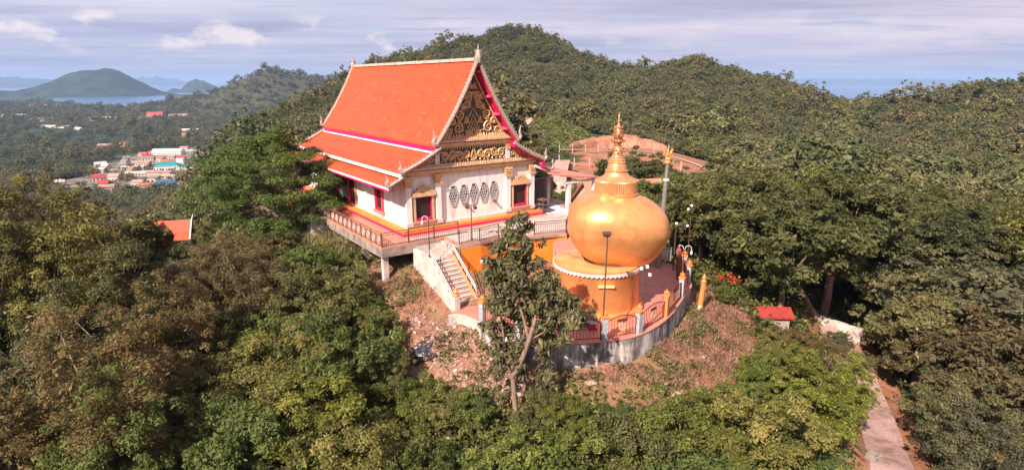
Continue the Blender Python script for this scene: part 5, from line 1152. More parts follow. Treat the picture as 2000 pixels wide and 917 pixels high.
def trunk_mb(clumps,H0,rs,r0,fork,lean=(0,0),nl=9,sink=1.2):
    b=MB(); top=Vector((lean[0],lean[1],fork)); mid=Vector((lean[0]*.4+rs.normal()*.12,lean[1]*.4+rs.normal()*.12,fork*.5))
    b.tube([(0,0,-sink),(0,0,.15),mid,top],[r0*1.35,r0*1.05,r0*.85,r0*.7],7)
    C=sorted(clumps,key=lambda c:-c[3])[:nl]
    for c in C:
        e=Vector(c[:3]); m=top.lerp(e,.5)+Vector((rs.normal()*.15,rs.normal()*.15,-.12*(e-top).length)); q=top.lerp(m,.5)+Vector((0,0,.05))
        b.tube([top-Vector((0,0,.1)),q,m,e],[r0*.55,r0*.42,r0*.28,r0*.06],5)
    return b
bark=mat('bark',(.30,.21,.16),rough=.95,noise=.5,nscale=5.,bump=.5,bscale=20)
bark_red=mat('reddish_bark',(.36,.20,.15),rough=.95,noise=.45,nscale=3.,bump=.5,bscale=15)
bark_pale=mat('pale_bark',(.46,.36,.28),rough=.95,noise=.5,nscale=3.,bump=.5,bscale=15)
LM=dict(
 olive=leaf_mat('olive_leaves',(.094,.096,.030),(.210,.200,.064),(.275,.245,.09)),
 green=leaf_mat('green_leaves',(.066,.096,.025),(.160,.192,.050),(.235,.245,.075)),
 yellow=leaf_mat('yellow_green_leaves',(.075,.095,.018),(.185,.205,.042),(.26,.25,.07)),
 dark=leaf_mat('dark_green_leaves',(.055,.063,.020),(.138,.142,.044),(.20,.19,.068)),
 brown=leaf_mat('brownish_leaves',(.090,.070,.030),(.200,.148,.064),(.27,.195,.095)),
 khaki=leaf_mat('dusty_leaves',(.085,.085,.040),(.175,.165,.080),(.24,.22,.12)),
 feather=leaf_mat('feathery_leaves',(.050,.086,.024),(.125,.170,.042),(.19,.22,.06)),
 hero=leaf_mat('drooping_leaves',(.115,.105,.050),(.22,.20,.088),(.31,.26,.125),hue=.05),
 far=leaf_mat('forest_leaves',(.074,.078,.034),(.160,.150,.064),(.225,.195,.09),trans=.2,hue=.34))
def vary_far():
    m=LM['far']; nt=m.node_tree
    for n in nt.nodes:
        if n.type=='VALTORGB' and any(l.from_node.type=='OBJECT_INFO' for l in n.inputs[0].links):
            e=n.color_ramp.elements
            while len(e)<6: e.new(.5)
            for el,(p,c) in zip(e,[(0,(.62,.72,.62)),(.25,(.85,1.0,.8)),(.5,(1,1,1)),(.7,(1.25,1.05,.95)),(.85,(1.3,1.4,1.0)),(1,(1.55,1.25,1.25))]): el.position=p; el.color=(*c,1)
vary_far()
TREES={}
def tree_proto(key,name,seed,leafm,barkm,H,R_,H0,n,cr,total,L_,W_,r0=.14,fork=None,droop=0.,flat=.75,lump=.4,layers=None,lean=(0,0),nl=9,up=.45,shell=.45):
    rs=np.random.default_rng(seed); cl=ellipsoid_clumps(rs,n,R_,H0,H,cr,lump,layers); V,F,T=crown_arrays(cl,total,L_,W_,rs,droop,flat,up,shell)
    cm=np_mesh('crown',V,F,leafm,{'tint':T}); tb=trunk_mb(cl,H0,rs,r0,fork if fork else H0*.9,lean,nl)
    tm=bpy.data.meshes.new('trunk'); tm.from_pydata(tb.v,[],tb.f); tm.materials.append(barkm); tm.polygons.foreach_set('use_smooth',[True]*len(tm.polygons))
    TREES[key]=(name,cm,tm)
def put(key,x,y,z,s,rz,label,cat,group=None,leafm=None,sx=1.,sz=1.):
    name,cm,tm=TREES[key]
    t=thing(name,label,cat,(x,y,z),rz,group); t.scale=(s*sx,s,s*sz)
    c=link('crown',cm,t); link('trunk',tm,t)
    if leafm:
        c.material_slots[0].link='OBJECT'; c.material_slots[0].material=leafm
    return t
for i in range(4):
    tree_proto('bush%d'%i,'bushy_tree',100+i,LM['green'],bark,4.6+.3*i,2.5,.5,60,.64,29000,.16,.074,r0=.09,lump=.5)
    tree_proto('fine%d'%i,'fine_leaved_tree',120+i,LM['olive'],bark,5.2,2.6,.9,70,.54,30000,.145,.055,r0=.10,lump=.55,flat=.85)
for i in range(3):
    tree_proto('tall%d'%i,'tall_slender_tree',140+i,LM['brown'],bark_pale,9.5,2.3,1.5,96,.60,46000,.125,.048,r0=.14,lump=.55,flat=.9,fork=4)
for i in range(4):
    tree_proto('broad%d'%i,'broadleaf_tree',160+i,LM['dark'],bark_red,9.2,4.7,2.6,80,1.02,34000,.29,.135,r0=.26,fork=3.0,lump=.45,flat=.62,nl=16,shell=.6)
for i in range(2):
    tree_proto('dry%d'%i,'dry_brown_tree',180+i,LM['khaki'],bark_pale,7.6,3.4,1.2,100,.62,32000,.16,.06,r0=.15,fork=2.4,lump=.6,flat=.75,nl=18)
for i in range(5):
    tree_proto('far%d'%i,'forest_tree',200+i,LM['far'],bark,8.4,3.5+.25*i,1.5,26,1.1,1700,.55,.32,r0=.18,lump=.6,flat=.8,nl=3,shell=.75)
# the feathery layered tree left of the temple
def feathery():
    rs=np.random.default_rng(77); cl=[]
    for lay,(z,rad) in enumerate([(2.2,4.6),(3.3,6.4),(4.5,7.4),(5.7,7.5),(6.9,6.9),(8.0,5.8),(9.0,4.4),(9.9,2.7),(10.5,1.2)]):
        for k in range(int(5+rad*4.2)):
            a=rs.uniform(0,6.28); r=rad*rs.uniform(.25,1)**.6; cl.append((r*math.cos(a)*1.12,r*math.sin(a),z+rs.normal()*.4-.07*r,rs.uniform(.7,1.25)))
    V,F,T=crown_arrays(cl,110000,.21,.075,rs,.2,.42,.8,.25,.3)
    t=thing('feathery_tree','large feathery green tree in layers overhanging the left end of the temple roof','tree',(-22.0,52.6,gz(-22.0,52.6)-.6),.3,None,.93)
    link('crown',np_mesh('crown',V,F,LM['feather'],{'tint':T}),t)
    trunk_mb(cl,3,rs,.30,2.6,(.3,.1),24).build('trunk',bark,t,smooth=True)
feathery()
# the lone tree in front of the terrace
def lone_tree():
    rs=np.random.default_rng(31); x,y=.15,29.0; z=gz(x,y); t=thing('lone_tree','slender tree with pale forked trunk and drooping leaves standing before the golden drum','tree',(x,y,z-.2))
    h=lambda zz:zz-z+.2
    # world heights of the crown clumps, (dx,dy,z,r)
    spec=[(.0,.2,4.1,.55),(-.35,0,3.7,.55),(.55,.1,3.55,.55),(-.75,.2,3.0,.6),(.35,-.2,2.85,.65),(-.25,.3,2.3,.75),(-1.05,-.1,2.1,.62),(.75,.2,2.0,.55),(-.65,-.3,1.45,.8),(-1.2,.3,1.1,.62),(.05,0,1.2,.75),(1.55,.1,1.35,.55),(2.15,.1,.95,.55),(1.15,-.2,.65,.7),(-.75,.1,.45,.85),(-1.2,-.2,-.1,.62),(.15,.3,.2,.8),(2.7,.2,-.15,.6),(3.2,.1,-.55,.55),(3.55,0,-1.05,.5),(1.95,-.1,.05,.75),(1.2,.2,-.45,.85),(-.4,-.2,-.7,.85),(.3,.5,-1.1,.7),(2.5,.1,-1.0,.75),(-1.5,.1,-1.3,.42),(-1.0,.2,-1.9,.45),(1.9,.2,-1.5,.7),(2.9,.2,-1.7,.45),(-.3,.4,-2.0,.6),(1.3,.4,-2.3,.6),(2.1,.1,-2.3,.6),(-.3,-.1,-3.0,.6),(1.5,.5,-3.0,.5),(1.6,.3,-3.7,.4),(-.75,.4,-3.7,.5),(-.9,.4,-4.5,.38),(1.5,.2,-5.0,.5),(2.0,.2,-5.5,.5),(-.8,.2,-5.7,.4),(1.45,.1,3.6-.35,.22),(2.3,.1,-6.1,.4),(1.2,.2,-6.3,.4),(-1.1,.2,-2.6,.42),(-.9,.1,-3.2,.4),(.5,.5,-4.6,.4),(1.9,.2,-4.4,.4)]
    cl=[]
    for a,b_,c,r in spec:
        for _ in range(4): d=rs.normal(size=3)*r*.5; cl.append((a+d[0],b_+d[1],h(c)+d[2]*.9,r*rs.uniform(.5,.78)))
    V,F,T=crown_arrays(cl,21000,.30,.09,rs,.9,.95,.35,.3,.5)
    link('crown',np_mesh('crown',V,F,LM['hero'],{'tint':T}),t)
    b=MB(); b.tube([(0,0,-1.2),(0,0,.2),(.05,0,h(-6.4)),(-.05,0,h(-5.2)),(-.12,0,h(-4.4))],[.24,.19,.17,.15,.14],9)
    b.tube([(-.12,0,h(-4.5)),(.15,-.35,h(-3.8)),(.45,-.45,h(-3.0)),(.75,-.45,h(-2.1)),(1.0,-.4,h(-1.2)),(1.3,-.1,h(-.2)),(1.6,.1,h(.9))],[.15,.145,.135,.12,.10,.065,.025],8)
    b.tube([(.75,-.45,h(-2.1)),(.5,-.3,h(-1.0)),(.1,-.3,h(.4)),(-.1,.1,h(2.0)),(.05,.1,h(3.9))],[.08,.075,.065,.05,.02],7)
    b.tube([(-.12,0,h(-4.5)),(-.55,.05,h(-3.6)),(-.6,.1,h(-2.2)),(-.8,.1,h(-.6)),(-.9,.1,h(1.2)),(-.6,.1,h(2.9))],[.07,.065,.06,.055,.045,.02],7)
    for e in [(2.1,.1,-.8),(3.1,.1,-.9),(1.7,.1,-2.9),(2.6,.1,.0),(-1.1,.1,-1.2),(-1.4,.1,-1.4)]:
        a=(.75,-.45,h(-2.1)) if e[0]>0 else (-.6,.1,h(-2.2)); b.tube([a,((a[0]+e[0])/2,.05,(a[2]+h(e[2]))/2-.1),(e[0],e[1],h(e[2]))],[.05,.04,.015],5)
    b.build('trunk',mat('tan_bark',(.33,.225,.16),rough=.95,noise=.5,nscale=4.,bump=.5,bscale=15),t,smooth=True)
lone_tree()
# big tree with leaning reddish trunks by the path
tree_proto('giant','broadleaf_tree',171,LM['dark'],bark_red,12.6,5.6,6.6,90,1.15,40000,.30,.14,r0=.42,fork=4.2,lump=.5,flat=.6,nl=22,shell=.6,lean=(-.6,-.6))
put('giant',28.6,49.6,gz(28.6,49.6)-.2,1.0,.4,'largest spreading tree with leaning reddish trunk above the white wall','tree')
t=thing('leaning_trunk_tree','slanting reddish trunk tree with small crown leaning left of the largest tree','tree',(27.4,48.3,gz(27.4,48.3)-.2),.2)
_cl=[(-3.4,.2,5.3,.9),(-2.6,-.3,5.9,.9),(-4.1,.3,4.7,.8),(-3.2,.6,4.6,.8),(-2.2,.2,5.2,.7)]; _rs=np.random.default_rng(3); V,F,T=crown_arrays(_cl,6500,.29,.135,_rs,0,.65); link('crown',np_mesh('crown',V,F,LM['green'],{'tint':T}),t)
b=MB(); b.tube([(0,0,-1),(0,0,.1),(-1.1,0,1.7),(-2.2,.1,3.4),(-2.9,.1,4.6),(-3.3,.2,5.4)],[.34,.28,.22,.17,.12,.04],8); b.tube([(-2.2,.1,3.4),(-3.3,.3,4.1),(-4.0,.3,4.7)],[.11,.08,.03],6); b.build('trunk',bark_red,t,smooth=True)
# scatter of single trees on the near slopes
F_=1130.; ZMAX=16; CPT=math.cos(R(14.797)); SPT=math.sin(R(14.797))
ORD=['first','second','third','fourth','fifth','sixth','seventh','eighth','ninth','tenth','eleventh','twelfth','thirteenth','fourteenth','fifteenth','sixteenth','seventeenth','eighteenth','nineteenth','twentieth']
def poisson(n,box,dist,rs,ok,pts0=()):
    pts=list(pts0); new=[]
    for _ in range(n):
        x=rs.uniform(box[0],box[1]); y=rs.uniform(box[2],box[3])
        if not ok(x,y): continue
        d=dist(x,y) if callable(dist) else dist
        if all((x-a)**2+(y-b_)**2>d*d for a,b_ in pts): pts.append((x,y)); new.append((x,y))
    return new,pts
def grow(poly,d): # crude outward test helper
    P=np.array(poly); c=P.mean(0); return [tuple(c+(p-c)*(1+d/np.linalg.norm(p-c))) for p in P]
BG=grow(BARE,1.3); HG=grow(HILLTOP,.5); DG=grow(DRY,.3)
def scal(f,x,y): return bool(np.ravel(f(np.array([x]),np.array([y])))[0])
def blocked(x,y):
    xa,ya=np.array([x]),np.array([y])
    return bool(inpoly(xa,ya,BG)[0] or inpoly(xa,ya,HG)[0] or inpoly(xa,ya,DG)[0] or pdist(xa,ya,ROADP)[0]<3.3)
NEAR=[]
def zone_of(x,y):
    az=math.degrees(math.atan2(x,y)); r=math.hypot(x,y)
    if y>44 and x<-3: return 'back_left'
    if x<-17 : return 'far_left' if y>30 else 'low_left'
    if x<-4: return 'mid_left'if y>25.5 else 'low_mid_left'
    if x<10 and y<31: return 'low_centre'
    if x<20.5 and y<38: return 'low_right'
    if y<44 and x>=20: return 'road_right'
    return 'right_wood' if r<70 else 'right_wood_back'
ZP=dict(back_left='left of the temple',far_left='high on the left',low_left='in the lower left corner',mid_left='left of the stairs',low_mid_left='by the bottom edge',
 low_centre='below the bare slope',low_right='left of the path',road_right='right of the path',right_wood='right of the terrace',right_wood_back='behind the right wood')
def scatter_near():
    rs=np.random.default_rng(11); lst=[]
    hero=[(-22,52.6),(.15,29.0),(28.6,49.6),(27.4,48.3)]
    def okL(x,y): 
        r=math.hypot(x,y); az=math.degrees(math.atan2(x,y))
        return 18<r<58 and -62<az<8 and not blocked(x,y) and not(x>-15 and y>44) and math.hypot(x+22,y-52.6)>5 and math.hypot(x-.15,y-29)>1.6 and not(abs(math.degrees(math.atan2(x,y))+31.4)<2.6 and 44<r<58)
    new,pts=poisson(4200,(-52,6,14,58),lambda x,y:2.35 if y<32 and x>-22 else 2.9,rs,okL,hero)
    lst+=[(x,y) for x,y in new]
    def okR(x,y):
        r=math.hypot(x,y); az=math.degrees(math.atan2(x,y)); return 18<r<46 and 2<az<60 and not blocked(x,y) and not (x>15 and y>41) and not(x<19 and y>36) and (pdist(np.array([x]),np.array([y]),ROADP)[0]>4.0)
    new,pts=poisson(2500,(0,46,14,44),2.45,rs,okR,pts); lst+=new
    # small shrubs closing in on the bare slope
    for x,y in [(3.0,27.6),(7.8,27.4),(1.7,28.0),(5.6,27.2),(10.4,28.2),(13.2,30.0),(-2.2,28.8),(-5.0,29.8),(-7.6,31.6),(-8.9,35.0),(-10.8,37.8),(-12.6,40.2),(15.6,32.8),(17.4,36.0),(18.8,38.6),(-14.0,42.4),(-15.2,45.0),(16.8,43.2),(9.2,27.0),(4.4,26.2),(-3.4,29.0),(-9.9,36.2)]: lst.append((x,y))
    for x,y in lst:
        z=zone_of(x,y); small=(scal(lambda a,b_:inpoly(a,b_,grow(BARE,4.2)),x,y))
        u=rs.uniform()
        if z in('far_left','low_left'): k=rs.choice(['fine','tall','bush','dry'],p=[.28,.42,.20,.10])
        elif z in('mid_left','low_mid_left'): k=rs.choice(['fine','bush'],p=[.55,.45])
        elif z=='back_left': k=rs.choice(['bush','fine','broad'],p=[.45,.35,.2])
        elif z=='road_right': k=rs.choice(['dry','fine','bush'],p=[.62,.23,.15])
        elif z=='low_right': k=rs.choice(['fine','bush'],p=[.6,.4])
        else: k=rs.choice(['bush','fine'],p=[.6,.4])
        if k=='tall' and (y<24 or x>-15): k='fine'
        col={'low_left':['brown','khaki','olive','green'],'far_left':['brown','brown','olive','khaki'],'mid_left':['olive','yellow','green','olive'],'low_mid_left':['green','khaki','olive','yellow'],'low_centre':['yellow','green','green','olive'],'low_right':['yellow','olive','green','yellow'],'road_right':['khaki','brown','olive','khaki'],'back_left':['green','olive','dark','yellow']}.get(z,['green','olive','yellow','dark'])[rs.integers(4)]
        if k=='dry': col=['khaki','brown'][rs.integers(2)]
        s=rs.uniform(.8,1.22)
        if small: s*=.52; k='bush' if rs.uniform()<.6 else 'fine'
        if z=='low_centre': s*=1.0
        if z=='back_left': s*=.85
        if k=='tall': s*=1.12
        NEAR.append((k,col,x,y,s,z,small))
    # big broadleaf wood on the right
    def okW(x,y):
        r=math.hypot(x,y); az=math.degrees(math.atan2(x,y)); return 46<r<104 and 14.5<az<58 and not blocked(x,y) and not(x<21.5 and y<51) and pdist(np.array([x]),np.array([y]),ROADP)[0]>4.5 and not(x<31 and y<50 and x>24) and not(x<25 and 60<y<70 and x<21) and not inpoly(np.array([x]),np.array([y]),grow(CLEAR,4))[0]
    new,p2=poisson(2600,(14,78,38,100),lambda x,y:4.6 if y<70 else 5.2,rs,okW,pts)
    for x,y in new:
        z=zone_of(x,y); smax=(11.3-.157*math.hypot(x,y)-gz(x,y)+.5)/9.4; s=min(rs.uniform(.85,1.25),smax)
        if s>.35: NEAR.append(('broad',['dark','dark','green','olive','olive','yellow'][rs.integers(6)],x,y,s,z,False))
    # slopes just behind the hilltop, left and centre
    def okB(x,y):
        r=math.hypot(x,y); az=math.degrees(math.atan2(x,y)); return 56<r<115 and -52<az<14.5 and not blocked(x,y) and math.hypot(x+22,y-52.6)>6.5 and math.hypot(x+48.5,y-79.5)>8 and not(x>7 and 56<y<70) and not inpoly(np.array([x]),np.array([y]),grow(CLEAR,4))[0] and not(abs(az+31.4)<2.4 and r<93) and not(-9<az<4 and r<88)
    new,p3=poisson(1800,(-80,28,40,115),5.0,rs,okB,pts)
    for x,y in new:
        NEAR.append((['broad','bush','fine'][rs.choice(3,p=[.5,.3,.2])],['green','dark','olive','brown'][rs.integers(4)],x,y,rs.uniform(.85,1.2),'back_left' if x<-3 else 'right_wood_back',False))
scatter_near()
def pixel(x,y,z):
    d=y*CPT-(z-11.3)*SPT; return 1000+F_*x/max(d,1)
CAPX=[(-400,280),(0,290),(150,295),(185,330),(205,385),(222,405),(234,462),(400,462),(620,462),(660,540),(760,600),(860,705),(960,745),(985,850),(1028,850),(1050,770),(1250,780),(1390,755),(1470,690),(1530,640),(1600,650),(1640,720),(1665,770),(1690,800),(1740,760),(1760,640),(2000,605),(2300,560)]
HT=dict(bush=5.3,fine=5.6,tall=10,broad=9.4,dry=7.9)
NEAR[:]=[(k,(['brown','khaki','khaki'][int(x*7)%3] if (x>28 and y<47) else col),x,y,s,z,small) for k,col,x,y,s,z,small in NEAR]
def cap_heights():
    # how tall the woods stand: lower where the photograph looks over them to the valley, the slope and the path
    for i,(k,col,x,y,s,z,small) in enumerate(NEAR):
        r=math.hypot(x,y)
        if k=='broad' and x>14 and r>44: continue
        if r>95: continue
        g=gz(x,y); px_=pixel(x,y,g+3); yc=np.interp(px_,[c[0] for c in CAPX],[c[1] for c in CAPX])+8*math.sin(i*2.4)
        # height on the line of sight that grazes that skyline
        d=np.array([0,CPT,-SPT])*1.0+np.array([1,0,0])*(px_-1000)/F_-np.array([0,SPT,CPT])*(yc-458.5)/F_
        zt=11.3+d[2]*r/math.hypot(d[0],d[1]); sm=(zt-g+.3)/HT[k]
        if sm<s:
            if sm<.55 and k in('tall','dry','broad'): k='bush'; sm=(zt-g+.3)/HT[k]
            NEAR[i]=(k,col,x,y,max(sm,.30),z,small)
cap_heights()
NEAR=[e for e in NEAR if not(1612<pixel(e[2],e[3],gz(e[2],e[3]))<1700 and 28<math.hypot(e[2],e[3])<43 and e[2]<26)]
NEAR+=[(k_,c_,x_,y_,max(.3,(-10.2-e_-gz(x_,y_))/HT[k_]),'back_left',False) for k_,c_,x_,y_,e_ in(('broad','green',-46.2,75.2,.6),('bush','olive',-43.0,74.2,1.2),('broad','dark',-49.4,76.6,.0),('bush','green',-45.0,72.6,2.0),('broad','olive',-41.2,76.5,.4))]
NEAR+=[('bush','green',-11.6,40.6,.30,'mid_left',True),('bush','olive',-10.0,38.8,.24,'mid_left',True),('fine','yellow',-12.2,42.8,.34,'mid_left',True),('bush','yellow',-13.0,46.6,.3,'mid_left',True)]
NEAR+=[('bush','green',-1.2,24.8,.5,'low_mid_left',False),('fine','olive',1.3,24.6,.5,'low_centre',False),('bush','yellow',-2.6,25.8,.42,'low_mid_left',False),('bush','olive',19.3,40.0,.30,'low_right',False),('bush','green',20.8,40.0,.32,'low_right',False),('fine','khaki',28.9,43.2,.42,'road_right',False),('bush','khaki',27.3,44.6,.4,'low_right',False),('bush','olive',22.2,36.4,.5,'low_right',False),('fine','yellow',21.6,34.2,.62,'low_right',False)]
def label_near():
    COLN=dict(olive='olive green',green='fresh green',yellow='yellow green',dark='dark green',brown='brownish',khaki='dusty khaki')
    KN=dict(bush='leafy tree',fine='fine-leaved tree',tall='tall slender tree',broad='broad-crowned tree',dry='dry twiggy tree')
    groups={}
    for i,e in enumerate(NEAR):
        k,col,x,y,s,z,small=e; key=(k,col,z,small); groups.setdefault(key,[]).append((pixel(x,y,gz(x,y)+3),i))
    lab={}
    for (k,col,z,small),L_ in groups.items():
        L_.sort(); n=len(L_); base=('low ' if small else '')+COLN[col]+' '+KN[k].replace('tree','shrub' if small else 'tree')
        for q,(p,i) in enumerate(L_):
            lab[i]=base+(' fringing the bare earth' if small else ' '+ZP[z])+('' if n==1 else ', '+(ORD[q] if q<20 else 'farther')+' from the left')
    return lab
LAB=label_near()
NV=dict(bush=4,fine=4,tall=3,broad=4,dry=2)
GRP=dict(bush='leafy trees of the near slopes',fine='fine-leaved trees of the near slopes',tall='tall slender trees on the left',broad='broad-crowned trees of the woods',dry='dry twiggy trees')
for i,(k,col,x,y,s,z,small) in enumerate(NEAR):
    rs_=np.random.default_rng(900+i)
    put(k+str(rs_.integers(NV[k])),x,y,gz(x,y)-.25,s,rs_.uniform(0,6.28),LAB[i],'shrub' if small else 'tree','shrubs fringing the bare slope' if small else GRP[k],LM[col],rs_.uniform(.9,1.15),rs_.uniform(.88,1.12))
print('near trees',len(NEAR))
# ---------------------------------------------------------------- the far woods
FARSRC=[]
for i,(x,y,s,lab) in enumerate([(3.5,118,1.,'forest tree beyond the shelter at the foot of the hill'),(-9,128,1.,'forest tree behind the temple roof'),(62,118,1.,'forest tree on the far edge of the right-hand wood'),(78,112,1.,'forest tree at the right behind the right-hand wood'),(-40,122,1.,'forest tree on the slope below the left trees')]):
    t=put('far%d'%i,x,y,gz(x,y)-.3,s,i*1.3,lab,'tree','trees at the near edge of the far forest'); FARSRC.append([c for c in t.children if c.name.startswith('crown')][0])
def far_forest():
    rs=np.random.default_rng(21)
    def samp(n,r0,r1,a0,a1,pw):
        u=rs.uniform(size=n); r=(r0**pw+(r1**pw-r0**pw)*u)**(1/pw); a=np.radians(rs.uniform(a0,a1,n)); return np.column_stack([r*np.sin(a),r*np.cos(a)])
    A=samp(26000,100,330,-56,58,2.0); B=samp(42000,330,760,-56,58,1.5); D=samp(20000,560,3300,-52,-6,1.1)
    out=[]; 
    for q,sz in((A,.55),(B,.60),(D,1.25)):
        x,y=q[:,0],q[:,1]; r=np.hypot(x,y); az=np.degrees(np.arctan2(x,y)); z=terrain_z(x,y)
        keep=z>-83.5; keep&=~inpoly(x,y,grow(CLEAR,1)); keep&=~inpoly(x,y,MEAD)
        keep&=~((r<113)&(az<58)&((az>14)|((az<-8)))); keep&=~(in_town(x,y)&(rs.uniform(size=len(x))<.93))
        keep&=~((x>6)&(x<13)&(y>88)&(y<118)); keep&=~((r<130)&(az>-8)&(az<14)&(rs.uniform(size=len(x))<.5))
        keep&=~((az>-.5)&(az<8.3)&(r>118)&(r<215)&(rs.uniform(size=len(x))<.94)); keep&=~inpoly(x,y,grow(MEAD,6)); keep&=~(inpoly(x,y,[(-4,218),(16,205),(24,292),(8,296),(-4,250)])&(rs.uniform(size=len(x))<.9)); keep&=pdist(x,y,[(1.5,240),(5,252),(9,266),(12.5,282),(18,287)])>4.5; keep&=pdist(x,y,[(10,122),(11,140),(13.5,160)])>4
        if sz>1.2:
            fld=fbm(x/170.,y/110.,61); keep&=(fld<.52)|(z>-74)|(rs.uniform(size=len(x))<.22)
            for o in TOWNPOS: keep&=((x-o[0])**2+(y-o[1])**2)>o[2]**2
        s=sz*np.exp(rs.normal(-.05,.36,len(x)))*np.where(r>900,1+(r-900)/3600,1); s*=.72+.55*fbm(x/28.,y/28.,62)+.0
        if sz>1.2: s*=.75
        out.append(np.column_stack([x,y,z-.4,s])[keep])
    P=np.concatenate(out); n=len(P); me=bpy.data.meshes.new('far_forest'); me.vertices.add(n); me.vertices.foreach_set('co',P[:,:3].astype(np.float32).ravel())
    a=me.attributes.new('size','FLOAT','POINT'); a.data.foreach_set('value',P[:,3].astype(np.float32))
    a=me.attributes.new('turn','FLOAT','POINT'); a.data.foreach_set('value',rs.uniform(0,6.28,n).astype(np.float32))
    a=me.attributes.new('kindof','INT','POINT'); a.data.foreach_set('value',rs.integers(0,5,n).astype(np.int32))
    o=link('far_forest',me); tag(o,kind='stuff')
    ng=bpy.data.node_groups.new('far_forest','GeometryNodeTree'); ng.interface.new_socket('Geometry',in_out='INPUT',socket_type='NodeSocketGeometry'); ng.interface.new_socket('Geometry',in_out='OUTPUT',socket_type='NodeSocketGeometry')
    gi=N(ng,'NodeGroupInput'); go=N(ng,'NodeGroupOutput'); iop=N(ng,'GeometryNodeInstanceOnPoints'); j=N(ng,'GeometryNodeJoinGeometry')
    L=ng.links.new
    for c in FARSRC[::-1]:
        oi=N(ng,'GeometryNodeObjectInfo'); oi.inputs['Object'].default_value=c; oi.transform_space='ORIGINAL'; oi.inputs['As Instance'].default_value=True; L(oi.outputs['Geometry'],j.inputs[0])
    def na(nm,tp): q=N(ng,'GeometryNodeInputNamedAttribute'); q.data_type=tp; q.inputs['Name'].default_value=nm; return q.outputs[0]
    cx=N(ng,'ShaderNodeCombineXYZ'); L(na('turn','FLOAT'),cx.inputs[2]); L(gi.outputs[0],iop.inputs['Points']); L(j.outputs[0],iop.inputs['Instance']); iop.inputs['Pick Instance'].default_value=True
    L(na('kindof','INT'),iop.inputs['Instance Index']); L(cx.outputs[0],iop.inputs['Rotation']); L(na('size','FLOAT'),iop.inputs['Scale']); L(iop.outputs[0],go.inputs[0])
    md=o.modifiers.new('forest','NODES'); md.node_group=ng; print('far trees',n)
TOWNPOS=[(o.location.x,o.location.y,max(22,.75*o.children[0].dimensions.x if o.children else 20)) for o in list(bpy.data.objects) if o.get('category') in('house','hall','shed','block','warehouse','factory') and o.location.y>400 and o.parent is None]
far_forest()
# ---------------------------------------------------------------- ground plants
def ground_leaves(name,q,L_,W_,m,h,seed,droop=0.,per=9,spread=.35):
    rs=np.random.default_rng(seed); z=terrain_z(q[:,0],q[:,1]); n=len(q); P=np.repeat(np.column_stack([q,z]),per,0)+np.column_stack([rs.normal(0,spread,(n*per,2)),rs.uniform(0,1,n*per)*np.repeat(rs.uniform(.4,1.3,n),per)*h]); 
    Nn=unit(np.column_stack([rs.normal(0,.6,(n*per,2)),np.ones(n*per)])); V,F=leaf_quads(P,Nn,L_,W_,rs,droop); T=np.repeat(np.clip(np.repeat(rs.uniform(.1,.9,n),per)+rs.normal(0,.2,n*per),0,1),4)
    o=link(name,np_mesh(name,V,F,m,{'tint':T})); tag(o,kind='stuff'); return o
def blades(name,q,h,m,seed,per=14,spread=.22,w=.025):
    rs=np.random.default_rng(seed); z=terrain_z(q[:,0],q[:,1]); n=len(q)*per; B=np.repeat(np.column_stack([q,z-.03]),per,0); B[:,:2]+=rs.normal(0,spread,(n,2)); hh=np.repeat(np.exp(rs.normal(0,.35,len(q))),per)*h*rs.uniform(.5,1.2,n)
    a=rs.uniform(0,6.28,n); d=np.column_stack([np.cos(a),np.sin(a),0*a]); lean=rs.uniform(.2,.9,n)[:,None]; tip=B+np.column_stack([0*a,0*a,hh])+d*lean*hh[:,None]; mid=B+np.column_stack([0*a,0*a,hh*.6])+d*lean*hh[:,None]*.35; s=np.column_stack([-np.sin(a),np.cos(a),0*a])*w
    V=np.stack([B,mid+s,tip,mid-s],1).reshape(-1,3); F=np.arange(4*n).reshape(n,4); T=np.repeat(np.clip(np.repeat(rs.uniform(0,1,len(q)),per)+rs.normal(0,.15,n),0,1),4)
    o=link(name,np_mesh(name,V,F,m,{'tint':T})); tag(o,kind='stuff'); return o
q=scatter_poly([(-12,19),(9,19),(9,27.5),(.5,28.6),(-4,29.5),(-10,31)],2600,np.random.default_rng(55)); ground_leaves('undergrowth',q,.24,.12,leaf_mat('undergrowth_leaves',(.045,.058,.018),(.15,.16,.045),(.24,.22,.085)),1.0,66,per=12,spread=.4)
rs=np.random.default_rng(5)
WOOD=[(-52,18),(-10,15),(10,15),(30,15),(48,25),(52,60),(-55,60)]
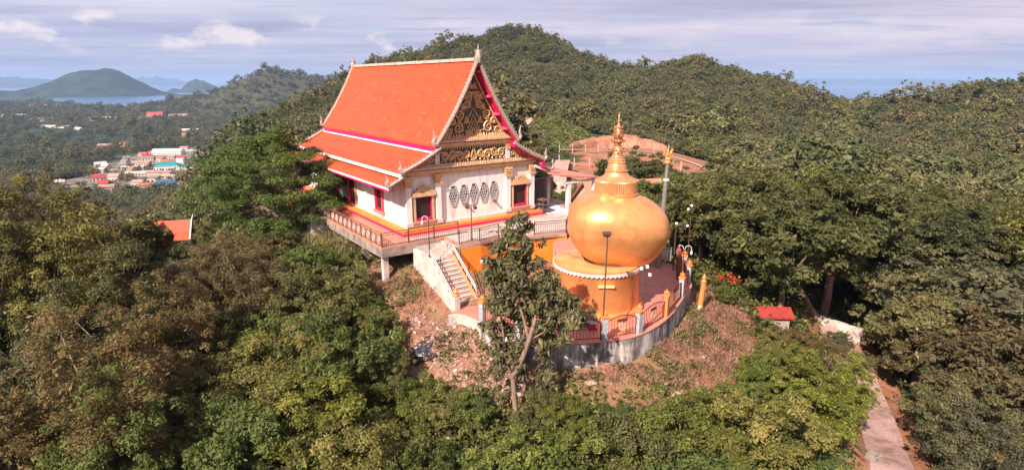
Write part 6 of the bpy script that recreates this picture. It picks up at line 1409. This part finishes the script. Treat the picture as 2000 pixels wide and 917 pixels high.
q=scatter_poly(WOOD,16000,rs); msk=~(inpoly(q[:,0],q[:,1],BARE)|inpoly(q[:,0],q[:,1],HILLTOP)|(pdist(q[:,0],q[:,1],ROADP)<2.6)|inpoly(q[:,0],q[:,1],DRY)); q=q[msk]
ground_leaves('undergrowth',q,.30,.15,leaf_mat('undergrowth_leaves',(.035,.045,.014),(.12,.13,.035),(.20,.18,.07)),1.1,6,per=10,spread=.45)
q=scatter_poly(grow(BARE,.8),9000,rs); nz=fbm(q[:,0]/2.6,q[:,1]/2.6,91); q=q[(nz>.47)&~inpoly(q[:,0],q[:,1],TERR)&~inpoly(q[:,0],q[:,1],RUB)]
q=q[rs.uniform(size=len(q))<.2]
blades('dry_grass',q,.34,leaf_mat('dry_grass_blades',(.19,.115,.065),(.35,.225,.14),(.46,.31,.21),hue=0),7,per=11)
q=scatter_poly(grow(BARE,.8),3200,rs); nz=fbm(q[:,0]/2.2,q[:,1]/2.2,97); q=q[(nz>.44)&~inpoly(q[:,0],q[:,1],TERR)]
blades('dead_brush',q,.26,leaf_mat('dead_brush_twigs',(.10,.045,.03),(.24,.12,.075),(.38,.24,.16),hue=0),17,per=12,spread=.28,w=.018)
q=scatter_poly(grow(BARE,.6),6500,rs); nz=fbm(q[:,0]/1.9,q[:,1]/1.9,95); q=q[(nz>.52)&~inpoly(q[:,0],q[:,1],TERR)]
ground_leaves('weeds',q,.17,.09,leaf_mat('weed_leaves',(.07,.09,.025),(.18,.18,.055),(.27,.22,.10),hue=0),.35,8,per=9,spread=.2)
q=scatter_poly(DRY,2600,rs); blades('dry_grass',q,.5,leaf_mat('pale_grass_blades',(.16,.15,.055),(.34,.28,.12),(.46,.38,.2),hue=0),9,per=14)
q=scatter_poly([(-13,44),(-7.5,44),(-6.5,41.5),(-5.9,38.6),(-9,37.5),(-13,40)],500,rs); ground_leaves('weeds',q,.14,.07,MATS['weed_leaves'],.3,18,per=7,spread=.2)
q=scatter_poly(MEAD,2500,rs); ground_leaves('meadow_plants',q,.9,.5,leaf_mat('meadow_leaves',(.10,.12,.03),(.20,.21,.06),(.28,.25,.1),hue=0),1.2,12,per=7,spread=1.0)
